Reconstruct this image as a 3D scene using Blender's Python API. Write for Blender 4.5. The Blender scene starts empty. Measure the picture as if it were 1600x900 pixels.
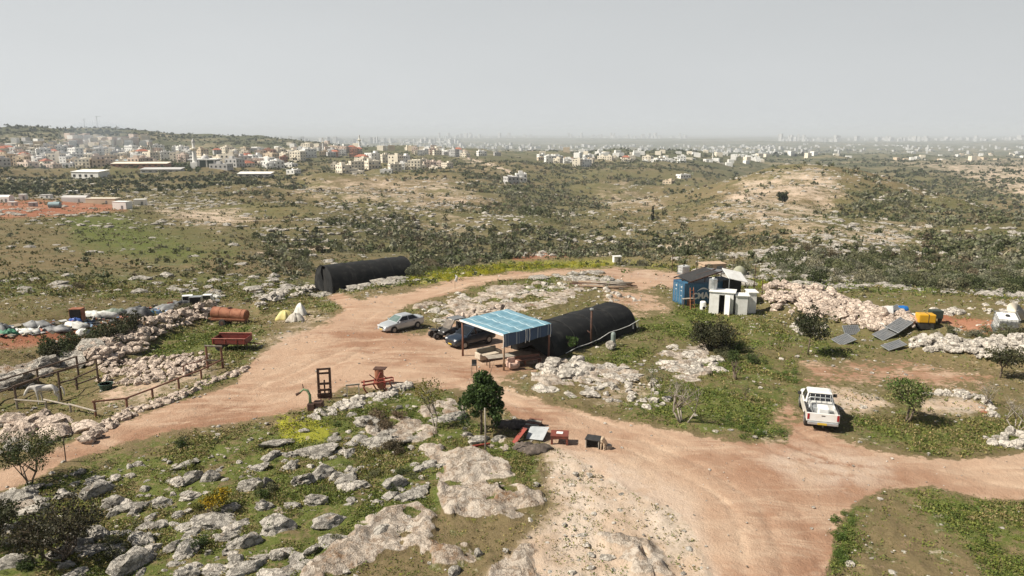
import bpy, bmesh, math, random
import numpy as np
from mathutils import Vector, Matrix, noise as mnoise
R = math.radians
random.seed(7); rng = np.random.default_rng(7)
scene = bpy.context.scene
COL = scene.collection
# ------------------------------------------------------------------ camera, sky, sun, exposure
CAMZ = 17.0; PITCH = R(12.0); FPX = 1142.0
cam_d = bpy.data.cameras.new('camera'); cam = bpy.data.objects.new('camera', cam_d); COL.objects.link(cam)
cam.location = (0, 0, CAMZ); cam.rotation_euler = (R(90) - PITCH, 0, 0)
cam_d.sensor_width = 36.0; cam_d.lens = 36.0 * FPX / 1600.0
cam_d.clip_start = 0.5; cam_d.clip_end = 120000
scene.camera = cam
SUN_EL = R(47); SHADOW_DIR = R(12)                # shadows fall to the right and a little away from the viewer
sun_dir = Vector((-math.cos(SUN_EL) * math.cos(SHADOW_DIR), -math.cos(SUN_EL) * math.sin(SHADOW_DIR), math.sin(SUN_EL)))
sun_d = bpy.data.lights.new('sun', 'SUN'); sun = bpy.data.objects.new('sun', sun_d); COL.objects.link(sun)
sun_d.energy = 5.0; sun_d.angle = R(0.6); sun_d.color = (1.0, 0.925, 0.80)
sun.rotation_euler = sun_dir.to_track_quat('Z', 'Y').to_euler(); sun.location = (0, 0, 80)
world = bpy.data.worlds.new('World'); scene.world = world; world.use_nodes = True
wt = world.node_tree; wn = wt.nodes; wl = wt.links
for n in list(wn): wn.remove(n)
w_out = wn.new('ShaderNodeOutputWorld'); w_bg = wn.new('ShaderNodeBackground'); w_sky = wn.new('ShaderNodeTexSky')
w_sky.sky_type = 'NISHITA'; w_sky.sun_disc = False; w_sky.sun_elevation = SUN_EL
w_sky.sun_rotation = math.atan2(sun_dir.x, sun_dir.y)
w_sky.altitude = 300; w_sky.air_density = 1.0; w_sky.dust_density = 6.0; w_sky.ozone_density = 1.0
w_hsv = wn.new('ShaderNodeHueSaturation'); w_hsv.inputs['Saturation'].default_value = 0.30
w_mix = wn.new('ShaderNodeMix'); w_mix.data_type = 'RGBA'; w_mix.inputs[0].default_value = 0.93
w_mix.inputs[7].default_value = (8.3, 8.55, 8.55, 1)     # the thick spring haze veils the sky with an even grey
# the haze glows low over the horizon and thins to a darker, bluer sky overhead
w_co = wn.new('ShaderNodeTexCoord'); w_sep = wn.new('ShaderNodeSeparateXYZ'); w_grad = wn.new('ShaderNodeValToRGB')
w_cr = w_grad.color_ramp; w_cr.elements[0].position = 0.0; w_cr.elements[0].color = (.485, .50, .507, 1); w_cr.elements[1].position = .38; w_cr.elements[1].color = (.075, .09, .12, 1); w_e = w_cr.elements.new(.17); w_e.color = (.40, .413, .42, 1)
wl.new(w_co.outputs['Generated'], w_sep.inputs[0]); wl.new(w_sep.outputs['Z'], w_grad.inputs['Fac'])
w_n = wn.new('ShaderNodeTexNoise'); w_n.inputs['Scale'].default_value = 2.2; w_n.inputs['Detail'].default_value = 3; w_nm = wn.new('ShaderNodeMapRange'); w_nm.inputs[3].default_value = 9.4; w_nm.inputs[4].default_value = 10.6
w_nv = wn.new('ShaderNodeMapping'); w_nv.inputs['Scale'].default_value = (1, 1, 3.5); wl.new(w_co.outputs['Generated'], w_nv.inputs[0]); wl.new(w_nv.outputs[0], w_n.inputs['Vector']); wl.new(w_n.outputs['Fac'], w_nm.inputs[0])
w_mul = wn.new('ShaderNodeVectorMath'); w_mul.operation = 'SCALE'; wl.new(w_grad.outputs['Color'], w_mul.inputs[0]); w_az = wn.new('ShaderNodeMapRange'); w_az.inputs[1].default_value = -.7; w_az.inputs[2].default_value = .7; w_az.inputs[3].default_value = 1.08; w_az.inputs[4].default_value = .92; wl.new(w_sep.outputs['X'], w_az.inputs[0])   # brighter towards the sun
w_mm = wn.new('ShaderNodeMath'); w_mm.operation = 'MULTIPLY'; wl.new(w_nm.outputs[0], w_mm.inputs[0]); wl.new(w_az.outputs[0], w_mm.inputs[1]); wl.new(w_mm.outputs[0], w_mul.inputs['Scale']); wl.new(w_mul.outputs[0], w_mix.inputs[7])
wl.new(w_sky.outputs[0], w_hsv.inputs['Color']); wl.new(w_hsv.outputs[0], w_mix.inputs[6])
wl.new(w_mix.outputs[2], w_bg.inputs['Color']); wl.new(w_bg.outputs[0], w_out.inputs['Surface'])
w_bg.inputs['Strength'].default_value = 0.10
vs = scene.view_settings; vs.view_transform = 'Standard'; vs.look = 'None'; vs.gamma = 1.0; vs.use_curve_mapping = False
vs.exposure = 0.60
# ------------------------------------------------------------------ numpy noise
def _h(ix, iy, s):
    n = (ix.astype(np.int64) * 374761393 + iy.astype(np.int64) * 668265263 + s * 1442695041) & 0xffffffff
    n = ((n ^ (n >> 13)) * 1274126177) & 0xffffffff
    return ((n ^ (n >> 16)) & 0xffff) / 65535.0
def vnoise(x, y, s=0):
    x = np.asarray(x, float); y = np.asarray(y, float)
    ix = np.floor(x); iy = np.floor(y); fx = x - ix; fy = y - iy
    fx = fx * fx * (3 - 2 * fx); fy = fy * fy * (3 - 2 * fy)
    a = _h(ix, iy, s); b = _h(ix + 1, iy, s); c = _h(ix, iy + 1, s); d = _h(ix + 1, iy + 1, s)
    return (a * (1 - fx) + b * fx) * (1 - fy) + (c * (1 - fx) + d * fx) * fy
def fbm(x, y, s=0, o=4):
    t = 0; a = 0.5; k = 1.0
    for i in range(o):
        t = t + a * vnoise(np.asarray(x) * k + 13.7 * i, np.asarray(y) * k - 7.1 * i, s + i); a *= 0.5; k *= 2.03
    return t / (1 - 0.5 ** o)
def sstep(a, b, x):
    t = np.clip((np.asarray(x, float) - a) / (b - a), 0, 1); return t * t * (3 - 2 * t)
# ------------------------------------------------------------------ photograph geometry (used to read real positions off the photo)
sp, cp = math.sin(PITCH), math.cos(PITCH)
def project(x, y, z):
    Z = y * cp - (z - CAMZ) * sp; Z = np.where(Z < 0.3, 0.3, Z)
    return 800 + FPX * x / Z, 450 - FPX * (y * sp + (z - CAMZ) * cp) / Z
def ray(px, py):
    u = (np.asarray(px, float) - 800) / FPX; v = (450 - np.asarray(py, float)) / FPX
    return u, cp + v * sp, -sp + v * cp
def near_z(r): return -0.03 * np.clip(np.asarray(r, float) - 45, 0, 66)
# terrain profile: for a bearing (given by a column of the photograph) the distance of what is seen at each height
PROF = {
 0:   [(48,'e'),(54,-2.2),(80,478),(105,440),(140,410),(200,375),(300,338),(400,315),(520,297),(700,280),(900,266),(1200,250),(1600,232),(2100,214),(2500,202),(3300,-25)],
 100: [(53,'e'),(59,-2.2),(82,475),(105,440),(140,410),(200,375),(300,338),(400,315),(520,297),(700,280),(900,266),(1200,250),(1600,232),(2100,212),(2500,198),(3300,-25)],
 200: [(61,'e'),(67,-2.3),(85,470),(107,440),(140,412),(200,376),(300,338),(400,315),(520,297),(700,280),(900,266),(1200,250),(1600,234),(2100,215),(2500,203),(3300,-25)],
 300: [(67,'e'),(73,-2.6),(92,458),(115,430),(150,405),(210,374),(300,340),(400,315),(520,297),(700,280),(900,266),(1200,251),(1600,236),(2100,220),(2500,209),(3300,-30)],
 400: [(73,'e'),(79,-3),(100,445),(130,418),(180,388),(260,352),(350,325),(450,305),(600,287),(800,272),(1000,262),(1300,247),(1700,233),(2200,221),(2600,214),(3300,-50)],
 500: [(84,'e'),(92,-4),(125,428),(150,410),(200,384),(280,350),(370,325),(470,304),(600,287),(780,273),(950,264),(1250,248),(1600,233),(2000,222),(2300,217),(3000,-60)],
 600: [(98,'e'),(112,-6),(150,425),(175,405),(230,380),(300,352),(380,328),(480,305),(600,287),(760,274),(900,268),(1100,255),(1400,236),(1550,224),(2000,-40),(4000,-75)],
 700: [(108,'e'),(122,-6),(155,422),(182,402),(240,376),(310,350),(400,325),(510,303),(650,283),(820,268),(1020,257),(1250,245),(1480,233),(1600,229),(2000,-45),(4000,-80)],
 800: [(110,'e'),(124,-7),(160,418),(190,398),(260,370),(340,345),(430,322),(560,300),(720,280),(900,265),(1150,252),(1450,240),(1900,-55),(4000,-85)],
 900: [(111,'e'),(125,-7),(160,425),(200,400),(280,374),(370,350),(480,330),(600,314),(750,290),(950,272),(1200,256),(1500,243),(1700,238),(2200,-70)],
 1000:[(111,'e'),(125,-6.5),(165,418),(220,392),(300,368),(400,347),(520,328),(700,300),(950,272),(1250,254),(1600,244),(2000,237),(2600,-85)],
 1100:[(106,'e'),(118,-5),(150,405),(200,385),(280,362),(380,335),(470,316),(560,303),(630,296),(820,-48),(1000,276),(1400,256),(1900,243),(2400,236),(3200,-90)],
 1160:[(97,'e'),(108,-4),(150,400),(210,376),(300,346),(400,315),(500,291),(600,273),(660,267),(800,-46),(1200,-62),(2000,247),(2500,239),(3300,-90)],
 1200:[(86,'e'),(100,427),(150,398),(220,370),(300,342),(400,310),(500,284),(600,262),(655,254),(800,-46),(1200,-66),(2000,250),(2600,240),(3500,-90)],
 1250:[(84,'e'),(100,427),(150,398),(220,370),(300,342),(400,310),(500,283),(600,257),(650,248),(800,-50),(1200,-68),(2000,250),(2600,241),(3500,-90)],
 1300:[(80,'e'),(100,430),(150,402),(220,373),(300,345),(400,316),(500,293),(600,268),(660,258),(850,-55),(1250,270),(2000,250),(2600,243),(3500,-90)],
 1400:[(72,'e'),(90,452),(140,420),(230,378),(320,350),(420,322),(520,303),(590,292),(640,287),(850,-62),(1200,276),(1600,261),(2200,250),(2700,243),(3500,-90)],
 1500:[(66,'e'),(82,470),(130,430),(200,393),(280,366),(370,340),(460,321),(520,312),(700,-60),(950,298),(1300,275),(1800,257),(2400,247),(3300,-85)],
 1600:[(62,'e'),(80,478),(130,432),(190,402),(250,382),(340,358),(420,345),(600,-60),(800,325),(1100,294),(1500,270),(2000,255),(2500,246),(3300,-85)]}
NA, NR = 260, 520
AZ0, AZ1 = R(-64), R(64); LR0, LR1 = math.log(6), math.log(60000)
gaz = np.linspace(AZ0, AZ1, NA); glr = np.linspace(LR0, LR1, NR)
_cols = sorted(PROF); _caz = [math.atan((c - 800) / FPX / cp) for c in _cols]
_prof = []
for c, az in zip(_cols, _caz):
    rr = [6.0]; zz = [0.0]
    for r, v in PROF[c]:
        if v == 'e': z = float(near_z(r)); rr.append(min(45, r - 1)); zz.append(0.0)
        elif v < 60: z = v
        else:
            z = CAMZ - r * math.cos(az) * math.tan(PITCH - math.atan((450 - v) / FPX))
        rr.append(r); zz.append(z)
    rr += [rr[-1] * 1.6 + 800, 9000, 60000]; zz += [-95, -100, -100]
    rr2 = [max(a, b + 0.1 * i) for i, (a, b) in enumerate(zip(rr, [0] + rr[:-1]))]
    _prof.append(np.interp(glr, np.log(np.array(rr2)), np.array(zz)))
_prof = np.array(_prof)
GZ = np.empty((NA, NR))
for j in range(NR): GZ[:, j] = np.interp(gaz, _caz, _prof[:, j])
def _blur(a, ax, w):
    k = np.exp(-0.5 * (np.arange(-3 * w, 3 * w + 1) / w) ** 2); k /= k.sum(); n = len(k) // 2
    pad = [(0, 0), (0, 0)]; pad[ax] = (n, n); b = np.pad(a, pad, 'edge')
    return np.apply_along_axis(lambda v: np.convolve(v, k, 'valid'), ax, b)
GZ = _blur(_blur(GZ, 0, 4), 1, 3)
def macro(x, y):
    r = np.maximum(np.hypot(x, y), 6.01); az = np.arctan2(x, y)
    a = np.clip((az - AZ0) / (AZ1 - AZ0) * (NA - 1), 0, NA - 1.001); b = np.clip((np.log(r) - LR0) / (LR1 - LR0) * (NR - 1), 0, NR - 1.001)
    i = a.astype(int); j = b.astype(int); fa = a - i; fb = b - j
    return (GZ[i, j] * (1 - fa) + GZ[i + 1, j] * fa) * (1 - fb) + (GZ[i, j + 1] * (1 - fa) + GZ[i + 1, j + 1] * fa) * fb
def sdpoly(px, py, poly):
    poly = np.array(poly, float); n = len(poly)
    d = np.full(px.shape, 1e18); ins = np.zeros(px.shape, bool)
    for i in range(n):
        a = poly[i]; b = poly[(i + 1) % n]; e = b - a; L = max((e * e).sum(), 1e-9)
        t = np.clip(((px - a[0]) * e[0] + (py - a[1]) * e[1]) / L, 0, 1)
        d = np.minimum(d, (px - a[0] - t * e[0]) ** 2 + (py - a[1] - t * e[1]) ** 2)
        c = ((a[1] > py) != (b[1] > py)); yy = b[1] - a[1] if b[1] != a[1] else 1e-9
        ins ^= c & (px < (b[0] - a[0]) * (py - a[1]) / yy + a[0])
    d = np.sqrt(d); return np.where(ins, -d, d)
def pmask(px, py, poly, soft):
    poly = np.array(poly, float); out = np.zeros(px.shape)
    m = (px > poly[:, 0].min() - soft) & (px < poly[:, 0].max() + soft) & (py > poly[:, 1].min() - soft) & (py < poly[:, 1].max() + soft)
    if m.any(): out[m] = np.clip(0.5 - sdpoly(px[m], py[m], poly) / (2 * soft), 0, 1)
    return out
def strip(pts, w):
    L = [(x, y - w) for x, y in pts]; Rr = [(x, y + w) for x, y in pts][::-1]; return L + Rr
# areas of the site, outlined on the photograph and laid on the ground
YARD = [(-500,960),(-500,850),(-200,790),(0,735),(100,697),(150,672),(230,645),(300,622),(370,595),(400,560),(440,530),(520,500),(540,482),(512,464),(530,456),(560,468),(640,456),(720,434),(800,426),(890,421),(960,418),(1050,424),(1100,430),(1070,447),(1000,452),(930,426),(860,429),(760,441),(700,459),(640,476),(606,497),(612,520),(660,522),(720,500),(800,500),(860,560),(800,585),(770,596),(800,608),(860,632),(960,657),(1060,674),(1170,692),(1230,690),(1250,660),(1300,675),(1330,692),(1370,702),(1450,717),(1520,717),(1600,708),(1900,690),(2200,700),(2200,830),(1900,800),(1600,781),(1540,776),(1450,756),(1380,764),(1330,788),(1305,830),(1290,900),(1280,1100),(1080,1100),(1110,900),(1095,850),(1060,800),(980,765),(940,738),(870,700),(830,665),(780,632),(730,612),(690,606),(640,597),(600,607),(540,604),(480,636),(390,656),(300,668),(200,690),(110,717),(60,746),(0,766),(-200,840)]
SOIL = [[(960,440),(1060,468),(1050,492),(1000,500),(960,482),(935,452)],[(1250,565),(1400,560),(1560,590),(1540,612),(1430,600),(1320,605),(1260,600)],[(160,600),(250,600),(300,590),(240,615),(180,632),(150,625)],[(1290,690),(1200,660),(1230,620),(1260,640)],
        [(740,575),(800,560),(870,560),(840,585),(780,600)],[(1310,560),(1420,575),(1500,590),(1480,605),(1360,600)]]
PALE = [[(850,688),(930,700),(1000,720),(1090,760),(1110,830),(1130,900),(1130,1100),(700,1100),(760,900),(830,830),(870,790),(850,740)],[(1290,605),(1370,612),(1400,635),(1340,645),(1290,630)],[(1425,622),(1520,615),(1545,640),(1520,655),(1440,645)],
        [(890,421),(1000,418),(1080,430),(1040,446),(990,440),(930,430)],[(400,530),(470,490),(500,490),(530,500),(430,560),(400,560)],[(880,440),(970,430),(990,450),(930,460)],[(160,600),(330,560),(360,575),(300,600),(210,640),(150,640)],
        [(1200,690),(1400,700),(1400,745),(1340,770),(1260,760),(1180,720)],[(970,600),(1010,590),(1010,625),(960,640),(900,630),(930,610)]]
SLAB = [[(655,700),(700,688),(735,700),(765,716),(800,730),(800,742),(745,748),(765,768),(830,768),(870,790),(845,830),(800,850),(740,830),(700,810),(690,780),(668,740)],[(470,905),(530,850),(600,800),(650,792),(700,825),(750,830),(800,870),(700,880),(640,890),(560,900)],
        [(560,670),(620,650),(700,630),(735,640),(720,660),(650,690),(590,700)],[(820,600),(850,580),(940,570),(1000,570),(1010,590),(930,612),(870,612)],[(840,570),(920,560),(935,575),(870,590)],[(1010,560),(1100,545),(1110,590),(1020,600)],
        [(650,480),(720,465),(800,450),(900,440),(910,465),(840,480),(740,490)],[(0,575),(100,550),(160,540),(150,555),(60,580),(0,595)],[(780,850),(880,830),(1000,850),(1090,870),(1100,960),(760,960)],[(740,690),(790,690),(800,705),(760,705)],[(20,760),(80,755),(60,800),(0,810)]]
GREEN = [[(-300,1000),(-300,860),(0,775),(110,728),(210,700),(300,680),(400,668),(480,645),(520,640),(640,610),(700,620),(730,650),(800,690),(840,700),(850,740),(800,780),(640,800),(560,860),(480,930),(300,1000)],
         [(970,610),(1060,590),(1180,600),(1260,620),(1240,680),(1180,690),(1060,665),(970,640)],[(1100,560),(1240,570),(1260,610),(1180,600),(1100,590)],[(1330,650),(1450,645),(1600,650),(1800,660),(1800,690),(1600,702),(1500,714),(1440,708),(1360,690)],
         [(1300,800),(1350,790),(1345,830),(1330,880),(1295,890),(1310,850)],[(1420,770),(1600,780),(1800,800),(1800,1000),(1560,1000),(1540,880),(1480,820)],[(250,520),(330,505),(420,510),(420,545),(370,580),(300,575),(230,555)],[(410,480),(480,462),(520,470),(520,490),(470,495)],
         [(640,435),(800,412),(960,410),(960,418),(880,420),(720,432),(650,450)],[(850,570),(960,560),(1010,555),(950,575),(870,592)],[(960,540),(1010,540),(1000,560),(950,560)],[(950,810),(1000,800),(1090,825),(1080,840),(980,835)],[(1250,530),(1330,540),(1360,560),(1290,570)],
         [(740,455),(850,445),(880,455),(780,470)],[(150,655),(300,600),(380,572),(390,585),(300,625),(150,680)],[(1060,450),(1200,500),(1260,520),(1180,540),(1000,520),(960,500)]]
GREENF = [[(100,335),(180,332),(250,365),(320,395),(310,410),(230,405),(120,380)],[(330,395),(370,392),(360,405)]]
RED = [[(-200,310),(100,312),(190,318),(200,330),(100,338),(0,343),(-200,345)],[(-100,525),(100,515),(230,490),(230,505),(100,535),(-100,560)],[(800,398),(880,392),(890,402),(800,408)],[(1440,490),(1560,500),(1600,515),(1600,530),(1500,515)],[(1520,628),(1550,640),(1550,652),(1530,648)]]
PALEF = [[(1150,285),(1230,260),(1290,262),(1330,300),(1240,320),(1160,330),(1110,340)],[(1300,355),(1370,345),(1440,360),(1430,385),(1340,390)],[(1080,330),(1150,325),(1140,345),(1080,342)],[(950,310),(1010,318),(1020,328),(950,325)],[(940,285),(985,282),(975,295)],[(230,320),(360,320),(420,340),(340,360),(260,345)],
         [(650,330),(740,345),(760,360),(700,355)],[(0,212),(120,212),(130,220),(0,222)],[(230,208),(270,208),(270,216),(230,216)],[(700,240),(800,262),(790,270),(740,262)],[(1380,250),(1600,245),(1800,250),(1800,330),(1600,320),(1500,280)],[(620,450),(660,430),(700,430),(650,452)],
         strip([(930,399),(1010,394),(1060,383),(1118,369)], 2.2), strip([(728,246),(770,258),(800,270)], 2), strip([(400,397),(460,391),(515,388)], 2), strip([(1250,318),(1240,300)], 2)]
YELL = [[(636,445),(640,436),(700,422),(800,408),(960,404),(960,417),(800,424),(700,440)],[(960,405),(1100,420),(1050,425)],[(1180,440),(1220,445),(1200,460)],[(430,650),(520,660),(510,690),(440,690)]]
BRUSH = [[(370,370),(500,330),(700,330),(880,360),(900,400),(700,410),(600,405),(480,395)],[(800,300),(960,340),(1060,370),(900,395),(800,380)],[(-200,275),(250,278),(500,280),(400,300),(-200,305)],[(1060,395),(1250,370),(1600,400),(1600,470),(1300,470),(1200,440)],[(1270,345),(1310,330),(1305,345)],[(1180,385),(1300,375),(1420,380),(1420,392),(1200,395)],
         [(560,240),(640,240),(650,255),(560,258)],[(1350,300),(1600,370),(1800,400),(1800,360),(1600,340)],[(250,250),(305,250),(310,275),(240,272)]]
BARE = [[(420,282),(560,272),(700,276),(790,318),(650,332),(480,312)],[(1085,342),(1150,285),(1230,256),(1300,260),(1335,298),(1300,345),(1440,350),(1430,392),(1300,392),(1150,352)],[(640,345),(760,340),(790,365),(680,372)],[(930,295),(1030,300),(1040,330),(950,330)]]
DENSE = [[(1290,272),(1420,300),(1620,352),(1620,420),(1450,388),(1340,330)],[(480,330),(640,335),(860,360),(900,395),(700,412),(520,395)],[(700,285),(900,300),(960,335),(820,345)],[(1180,385),(1330,372),(1420,380),(1430,394),(1200,398)]]
BANKS = {'white': [[(1192,468),(1215,450),(1250,462),(1290,458),(1320,478),(1370,490),(1420,505),(1430,520),(1380,522),(1320,512),(1270,500),(1205,486)],[(1425,540),(1470,535),(1520,545),(1600,540),(1660,545),(1660,572),(1560,568),(1500,560),(1430,555)]],
         'pink': [[(130,560),(160,545),(200,520),(260,500),(330,478),(350,490),(290,510),(240,535),(230,550),(190,562),(160,580),(140,575)],[(400,478),(440,462),(490,452),(490,460),(440,474),(405,488)]]}
def near_masks(x, y, z):
    px, py = project(x, y, z); r = np.hypot(x, y); f = (y > 3)
    g = lambda L, s: np.max([pmask(px, py, p, s) for p in L], 0) * f
    return px, py, r, g
def bank_h(x, y, z):
    px, py = project(x, y, z)
    return np.max([pmask(px, py, p, 7) for L in BANKS.values() for p in L], 0)
def H(x, y):
    x = np.asarray(x, float); y = np.asarray(y, float); sh = x.shape; x = np.atleast_1d(x); y = np.atleast_1d(y)
    r = np.hypot(x, y); z = macro(x, y)
    far = sstep(100, 300, r); vf = sstep(2500, 6000, r)
    b = bank_h(x, y, z) * (r < 120)
    z = z + far * ((fbm(x / 80, y / 80, 3) - .5) * 19 * (1 - .75 * sstep(-.26, -.42, np.arctan2(x, y)) * (1 - sstep(500, 800, r))) + sstep(900, 1800, r) * (fbm(x / 420, y / 420, 27, 3) - .5) * 34 + (fbm(x / 14, y / 14, 9, 3) - .5) * 1.6) + vf * (fbm(x / 2500, y / 2500, 21, 3) - .5) * 60
    z = z + (1 - far) * (fbm(x / 9, y / 9, 5, 3) - .5) * 0.45 + b * (0.75 + 0.5 * (vnoise(x / 2.5, y / 2.5, 31) - .5))
    return z.reshape(sh) if sh else float(z[0])
def hit(px, py, rmin=12, rmax=9000):
    px = np.atleast_1d(np.asarray(px, float)); py = np.atleast_1d(np.asarray(py, float)); dx, dy, dz = ray(px, py); hn = np.hypot(dx, dy)
    t = np.exp(np.linspace(math.log(rmin), math.log(rmax), 700)); lo = np.full(px.shape, rmin, float); hi = np.full(px.shape, np.nan)
    for a, b in zip(t[:-1], t[1:]):
        m = np.isnan(hi)
        if not m.any(): break
        s = b / hn; below = (CAMZ + dz * s) < macro(dx * s, dy * s)
        hi = np.where(m & below, b, hi); lo = np.where(m & ~below, b, lo)
    ok = ~np.isnan(hi); hi = np.where(ok, hi, rmax)
    for _ in range(18):
        mid = (lo + hi) / 2; s = mid / hn; below = (CAMZ + dz * s) < H(dx * s, dy * s); hi = np.where(below, mid, hi); lo = np.where(below, lo, mid)
    s = hi / hn; x = dx * s; y = dy * s
    return x, y, H(x, y), ok
def P(px, py):
    x, y, z, ok = hit(px, py); return Vector((float(x[0]), float(y[0]), float(z[0])))
def mpp(p): return (p.y * cp - (p.z - CAMZ) * sp) / FPX
def on(x, y, dz=0): return Vector((x, y, H(x, y) + dz))
def hgt(p, topy):                                # real height of something standing at p whose top is seen at row topy
    k = (450 - topy) / FPX; d = p.y; return CAMZ - d * math.tan(PITCH - math.atan(k)) - p.z
def ang(a, b): return math.atan2(b.y - a.y, b.x - a.x)
# ------------------------------------------------------------------ materials
class NT:
    def __init__(s, name):
        s.m = bpy.data.materials.new(name); s.m.use_nodes = True; s.t = s.m.node_tree; s.n = s.t.nodes; s.l = s.t.links
        for n in list(s.n): s.n.remove(n)
        s.out = s.n.new('ShaderNodeOutputMaterial'); s.b = s.n.new('ShaderNodeBsdfPrincipled'); s.l.new(s.b.outputs[0], s.out.inputs[0])
        s.pos = s.n.new('ShaderNodeNewGeometry').outputs['Position']
    def put(s, v, sock):
        if hasattr(v, 'is_linked') or hasattr(v, 'links'): s.l.new(v, sock)
        elif isinstance(v, (tuple, list)): sock.default_value = (*v[:3], 1) if len(sock.default_value) == 4 else v
        else: sock.default_value = v
    def noise(s, scale, detail=4, rough=.55, vec=None, dist=0.0):
        n = s.n.new('ShaderNodeTexNoise'); n.inputs['Scale'].default_value = scale; n.inputs['Detail'].default_value = detail; n.inputs['Roughness'].default_value = rough
        n.inputs['Distortion'].default_value = dist; s.l.new(vec or s.pos, n.inputs['Vector']); return n.outputs['Fac']
    def voro(s, scale, vec=None, out='Distance'):
        n = s.n.new('ShaderNodeTexVoronoi'); n.inputs['Scale'].default_value = scale; s.l.new(vec or s.pos, n.inputs['Vector']); return n.outputs[out]
    def math(s, op, a, b=0.0, c=None):
        n = s.n.new('ShaderNodeMath'); n.operation = op; s.put(a, n.inputs[0]); s.put(b, n.inputs[1])
        if c is not None: s.put(c, n.inputs[2])
        return n.outputs[0]
    def sm(s, v, a, b):
        n = s.n.new('ShaderNodeMapRange'); n.interpolation_type = 'SMOOTHSTEP'; s.put(v, n.inputs[0]); n.inputs[1].default_value = a; n.inputs[2].default_value = b; return n.outputs[0]
    def mix(s, f, a, b):
        n = s.n.new('ShaderNodeMix'); n.data_type = 'RGBA'; s.put(f, n.inputs[0]); s.put(a, n.inputs[6]); s.put(b, n.inputs[7]); return n.outputs[2]
    def attr(s, name):
        n = s.n.new('ShaderNodeAttribute'); n.attribute_name = name; return n
    def sep(s, c):
        n = s.n.new('ShaderNodeSeparateColor'); s.l.new(c, n.inputs[0]); return n.outputs
    def bump(s, h, strength=.5, dist=.1):
        n = s.n.new('ShaderNodeBump'); n.inputs['Strength'].default_value = strength; n.inputs['Distance'].default_value = dist; s.l.new(h, n.inputs['Height']); s.l.new(n.outputs[0], s.b.inputs['Normal'])
    def obj(s): return s.n.new('ShaderNodeTexCoord').outputs['Object']
MATS = {}
def mat(name, c1, c2=None, scale=3.0, rough=.75, metal=0.0, lo=.35, hi=.7, spec=None, bump=0.0, coat=0.0):
    if name in MATS: return MATS[name]
    t = NT(name); v = t.obj(); f = t.sm(t.noise(scale, 5, .6, v), lo, hi)
    c2 = c2 or tuple(k * .82 for k in c1)
    t.put(t.mix(f, c1, c2), t.b.inputs['Base Color']); t.b.inputs['Roughness'].default_value = rough; t.b.inputs['Metallic'].default_value = metal
    if spec is not None: t.b.inputs['Specular IOR Level'].default_value = spec
    if coat: t.b.inputs['Coat Weight'].default_value = coat
    if bump: t.bump(t.noise(scale * 4, 4, .6, v), bump, .03)
    MATS[name] = t.m; return t.m
def rock_mat(name, base, dark, tintc, amt):
    t = NT(name); n1 = t.noise(.9, 5, .6); n2 = t.noise(5, 6, .65); n3 = t.noise(22, 4, .6)
    c = t.mix(t.sm(n1, .35, .7), base, tuple(k * .8 for k in base)); c = t.mix(t.sm(n1, amt, amt + .12), c, tintc)
    wv = t.n.new('ShaderNodeVectorMath'); wv.operation = 'MULTIPLY_ADD'; t.l.new(t.pos, wv.inputs[0]); wv.inputs[1].default_value = (1, 1, 1.6); cmb = t.n.new('ShaderNodeCombineXYZ'); t.l.new(t.math('MULTIPLY', n2, .9), cmb.inputs[0]); t.l.new(t.math('MULTIPLY', n1, .9), cmb.inputs[1]); t.l.new(t.math('MULTIPLY', n3, .3), cmb.inputs[2]); t.l.new(cmb.outputs[0], wv.inputs[2])
    vr = t.n.new('ShaderNodeTexVoronoi'); vr.feature = 'DISTANCE_TO_EDGE'; vr.inputs['Scale'].default_value = 1.9; t.l.new(wv.outputs[0], vr.inputs['Vector']); crk = t.math('SUBTRACT', 1.0, t.sm(vr.outputs['Distance'], .01, .075)); c = t.mix(t.math('MULTIPLY', crk, .38), c, tuple(k * .6 for k in dark))
    c = t.mix(t.math('MULTIPLY', t.sm(n2, .53, .66), t.sm(n1, .38, .62)), c, dark); c = t.mix(t.math('MULTIPLY', t.sm(n3, .6, .75), .6), c, tuple(k * .5 for k in base))
    t.put(c, t.b.inputs['Base Color']); t.b.inputs['Roughness'].default_value = .9; t.b.inputs['Specular IOR Level'].default_value = .2
    t.bump(t.math('SUBTRACT', t.math('ADD', n2, t.math('MULTIPLY', n3, .6)), t.math('MULTIPLY', crk, .7)), 1.0, .2); MATS[name] = t.m; return t.m
ROCK_G = rock_mat('weathered_limestone', (.56, .52, .46), (.20, .175, .145), (.46, .36, .27), .60)
ROCK_P = rock_mat('freshly_broken_limestone', (.78, .645, .54), (.52, .38, .29), (.54, .27, .16), .66)
ROCK_W = rock_mat('pale_limestone', (.74, .68, .60), (.44, .37, .30), (.60, .44, .34), .66)
def foliage_mat():
    t = NT('foliage'); a = t.attr('tint').outputs['Color']; f = t.sm(t.noise(2.2, 3), .3, .7)
    n = t.n.new('ShaderNodeMix'); n.data_type = 'RGBA'; n.blend_type = 'MULTIPLY'; n.inputs[0].default_value = 1; t.l.new(a, n.inputs[6]); t.l.new(t.mix(f, (1.15, 1.1, 1.0), (.75, .8, .75)), n.inputs[7])
    t.l.new(n.outputs[2], t.b.inputs['Base Color']); t.b.inputs['Roughness'].default_value = .65; t.b.inputs['Specular IOR Level'].default_value = .25
    tr = t.n.new('ShaderNodeBsdfTranslucent'); t.l.new(n.outputs[2], tr.inputs[0]); ms = t.n.new('ShaderNodeMixShader'); ms.inputs[0].default_value = .22
    t.l.new(t.b.outputs[0], ms.inputs[1]); t.l.new(tr.outputs[0], ms.inputs[2]); t.l.new(ms.outputs[0], t.out.inputs[0]); MATS['foliage'] = t.m; return t.m
FOL = foliage_mat()
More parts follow.
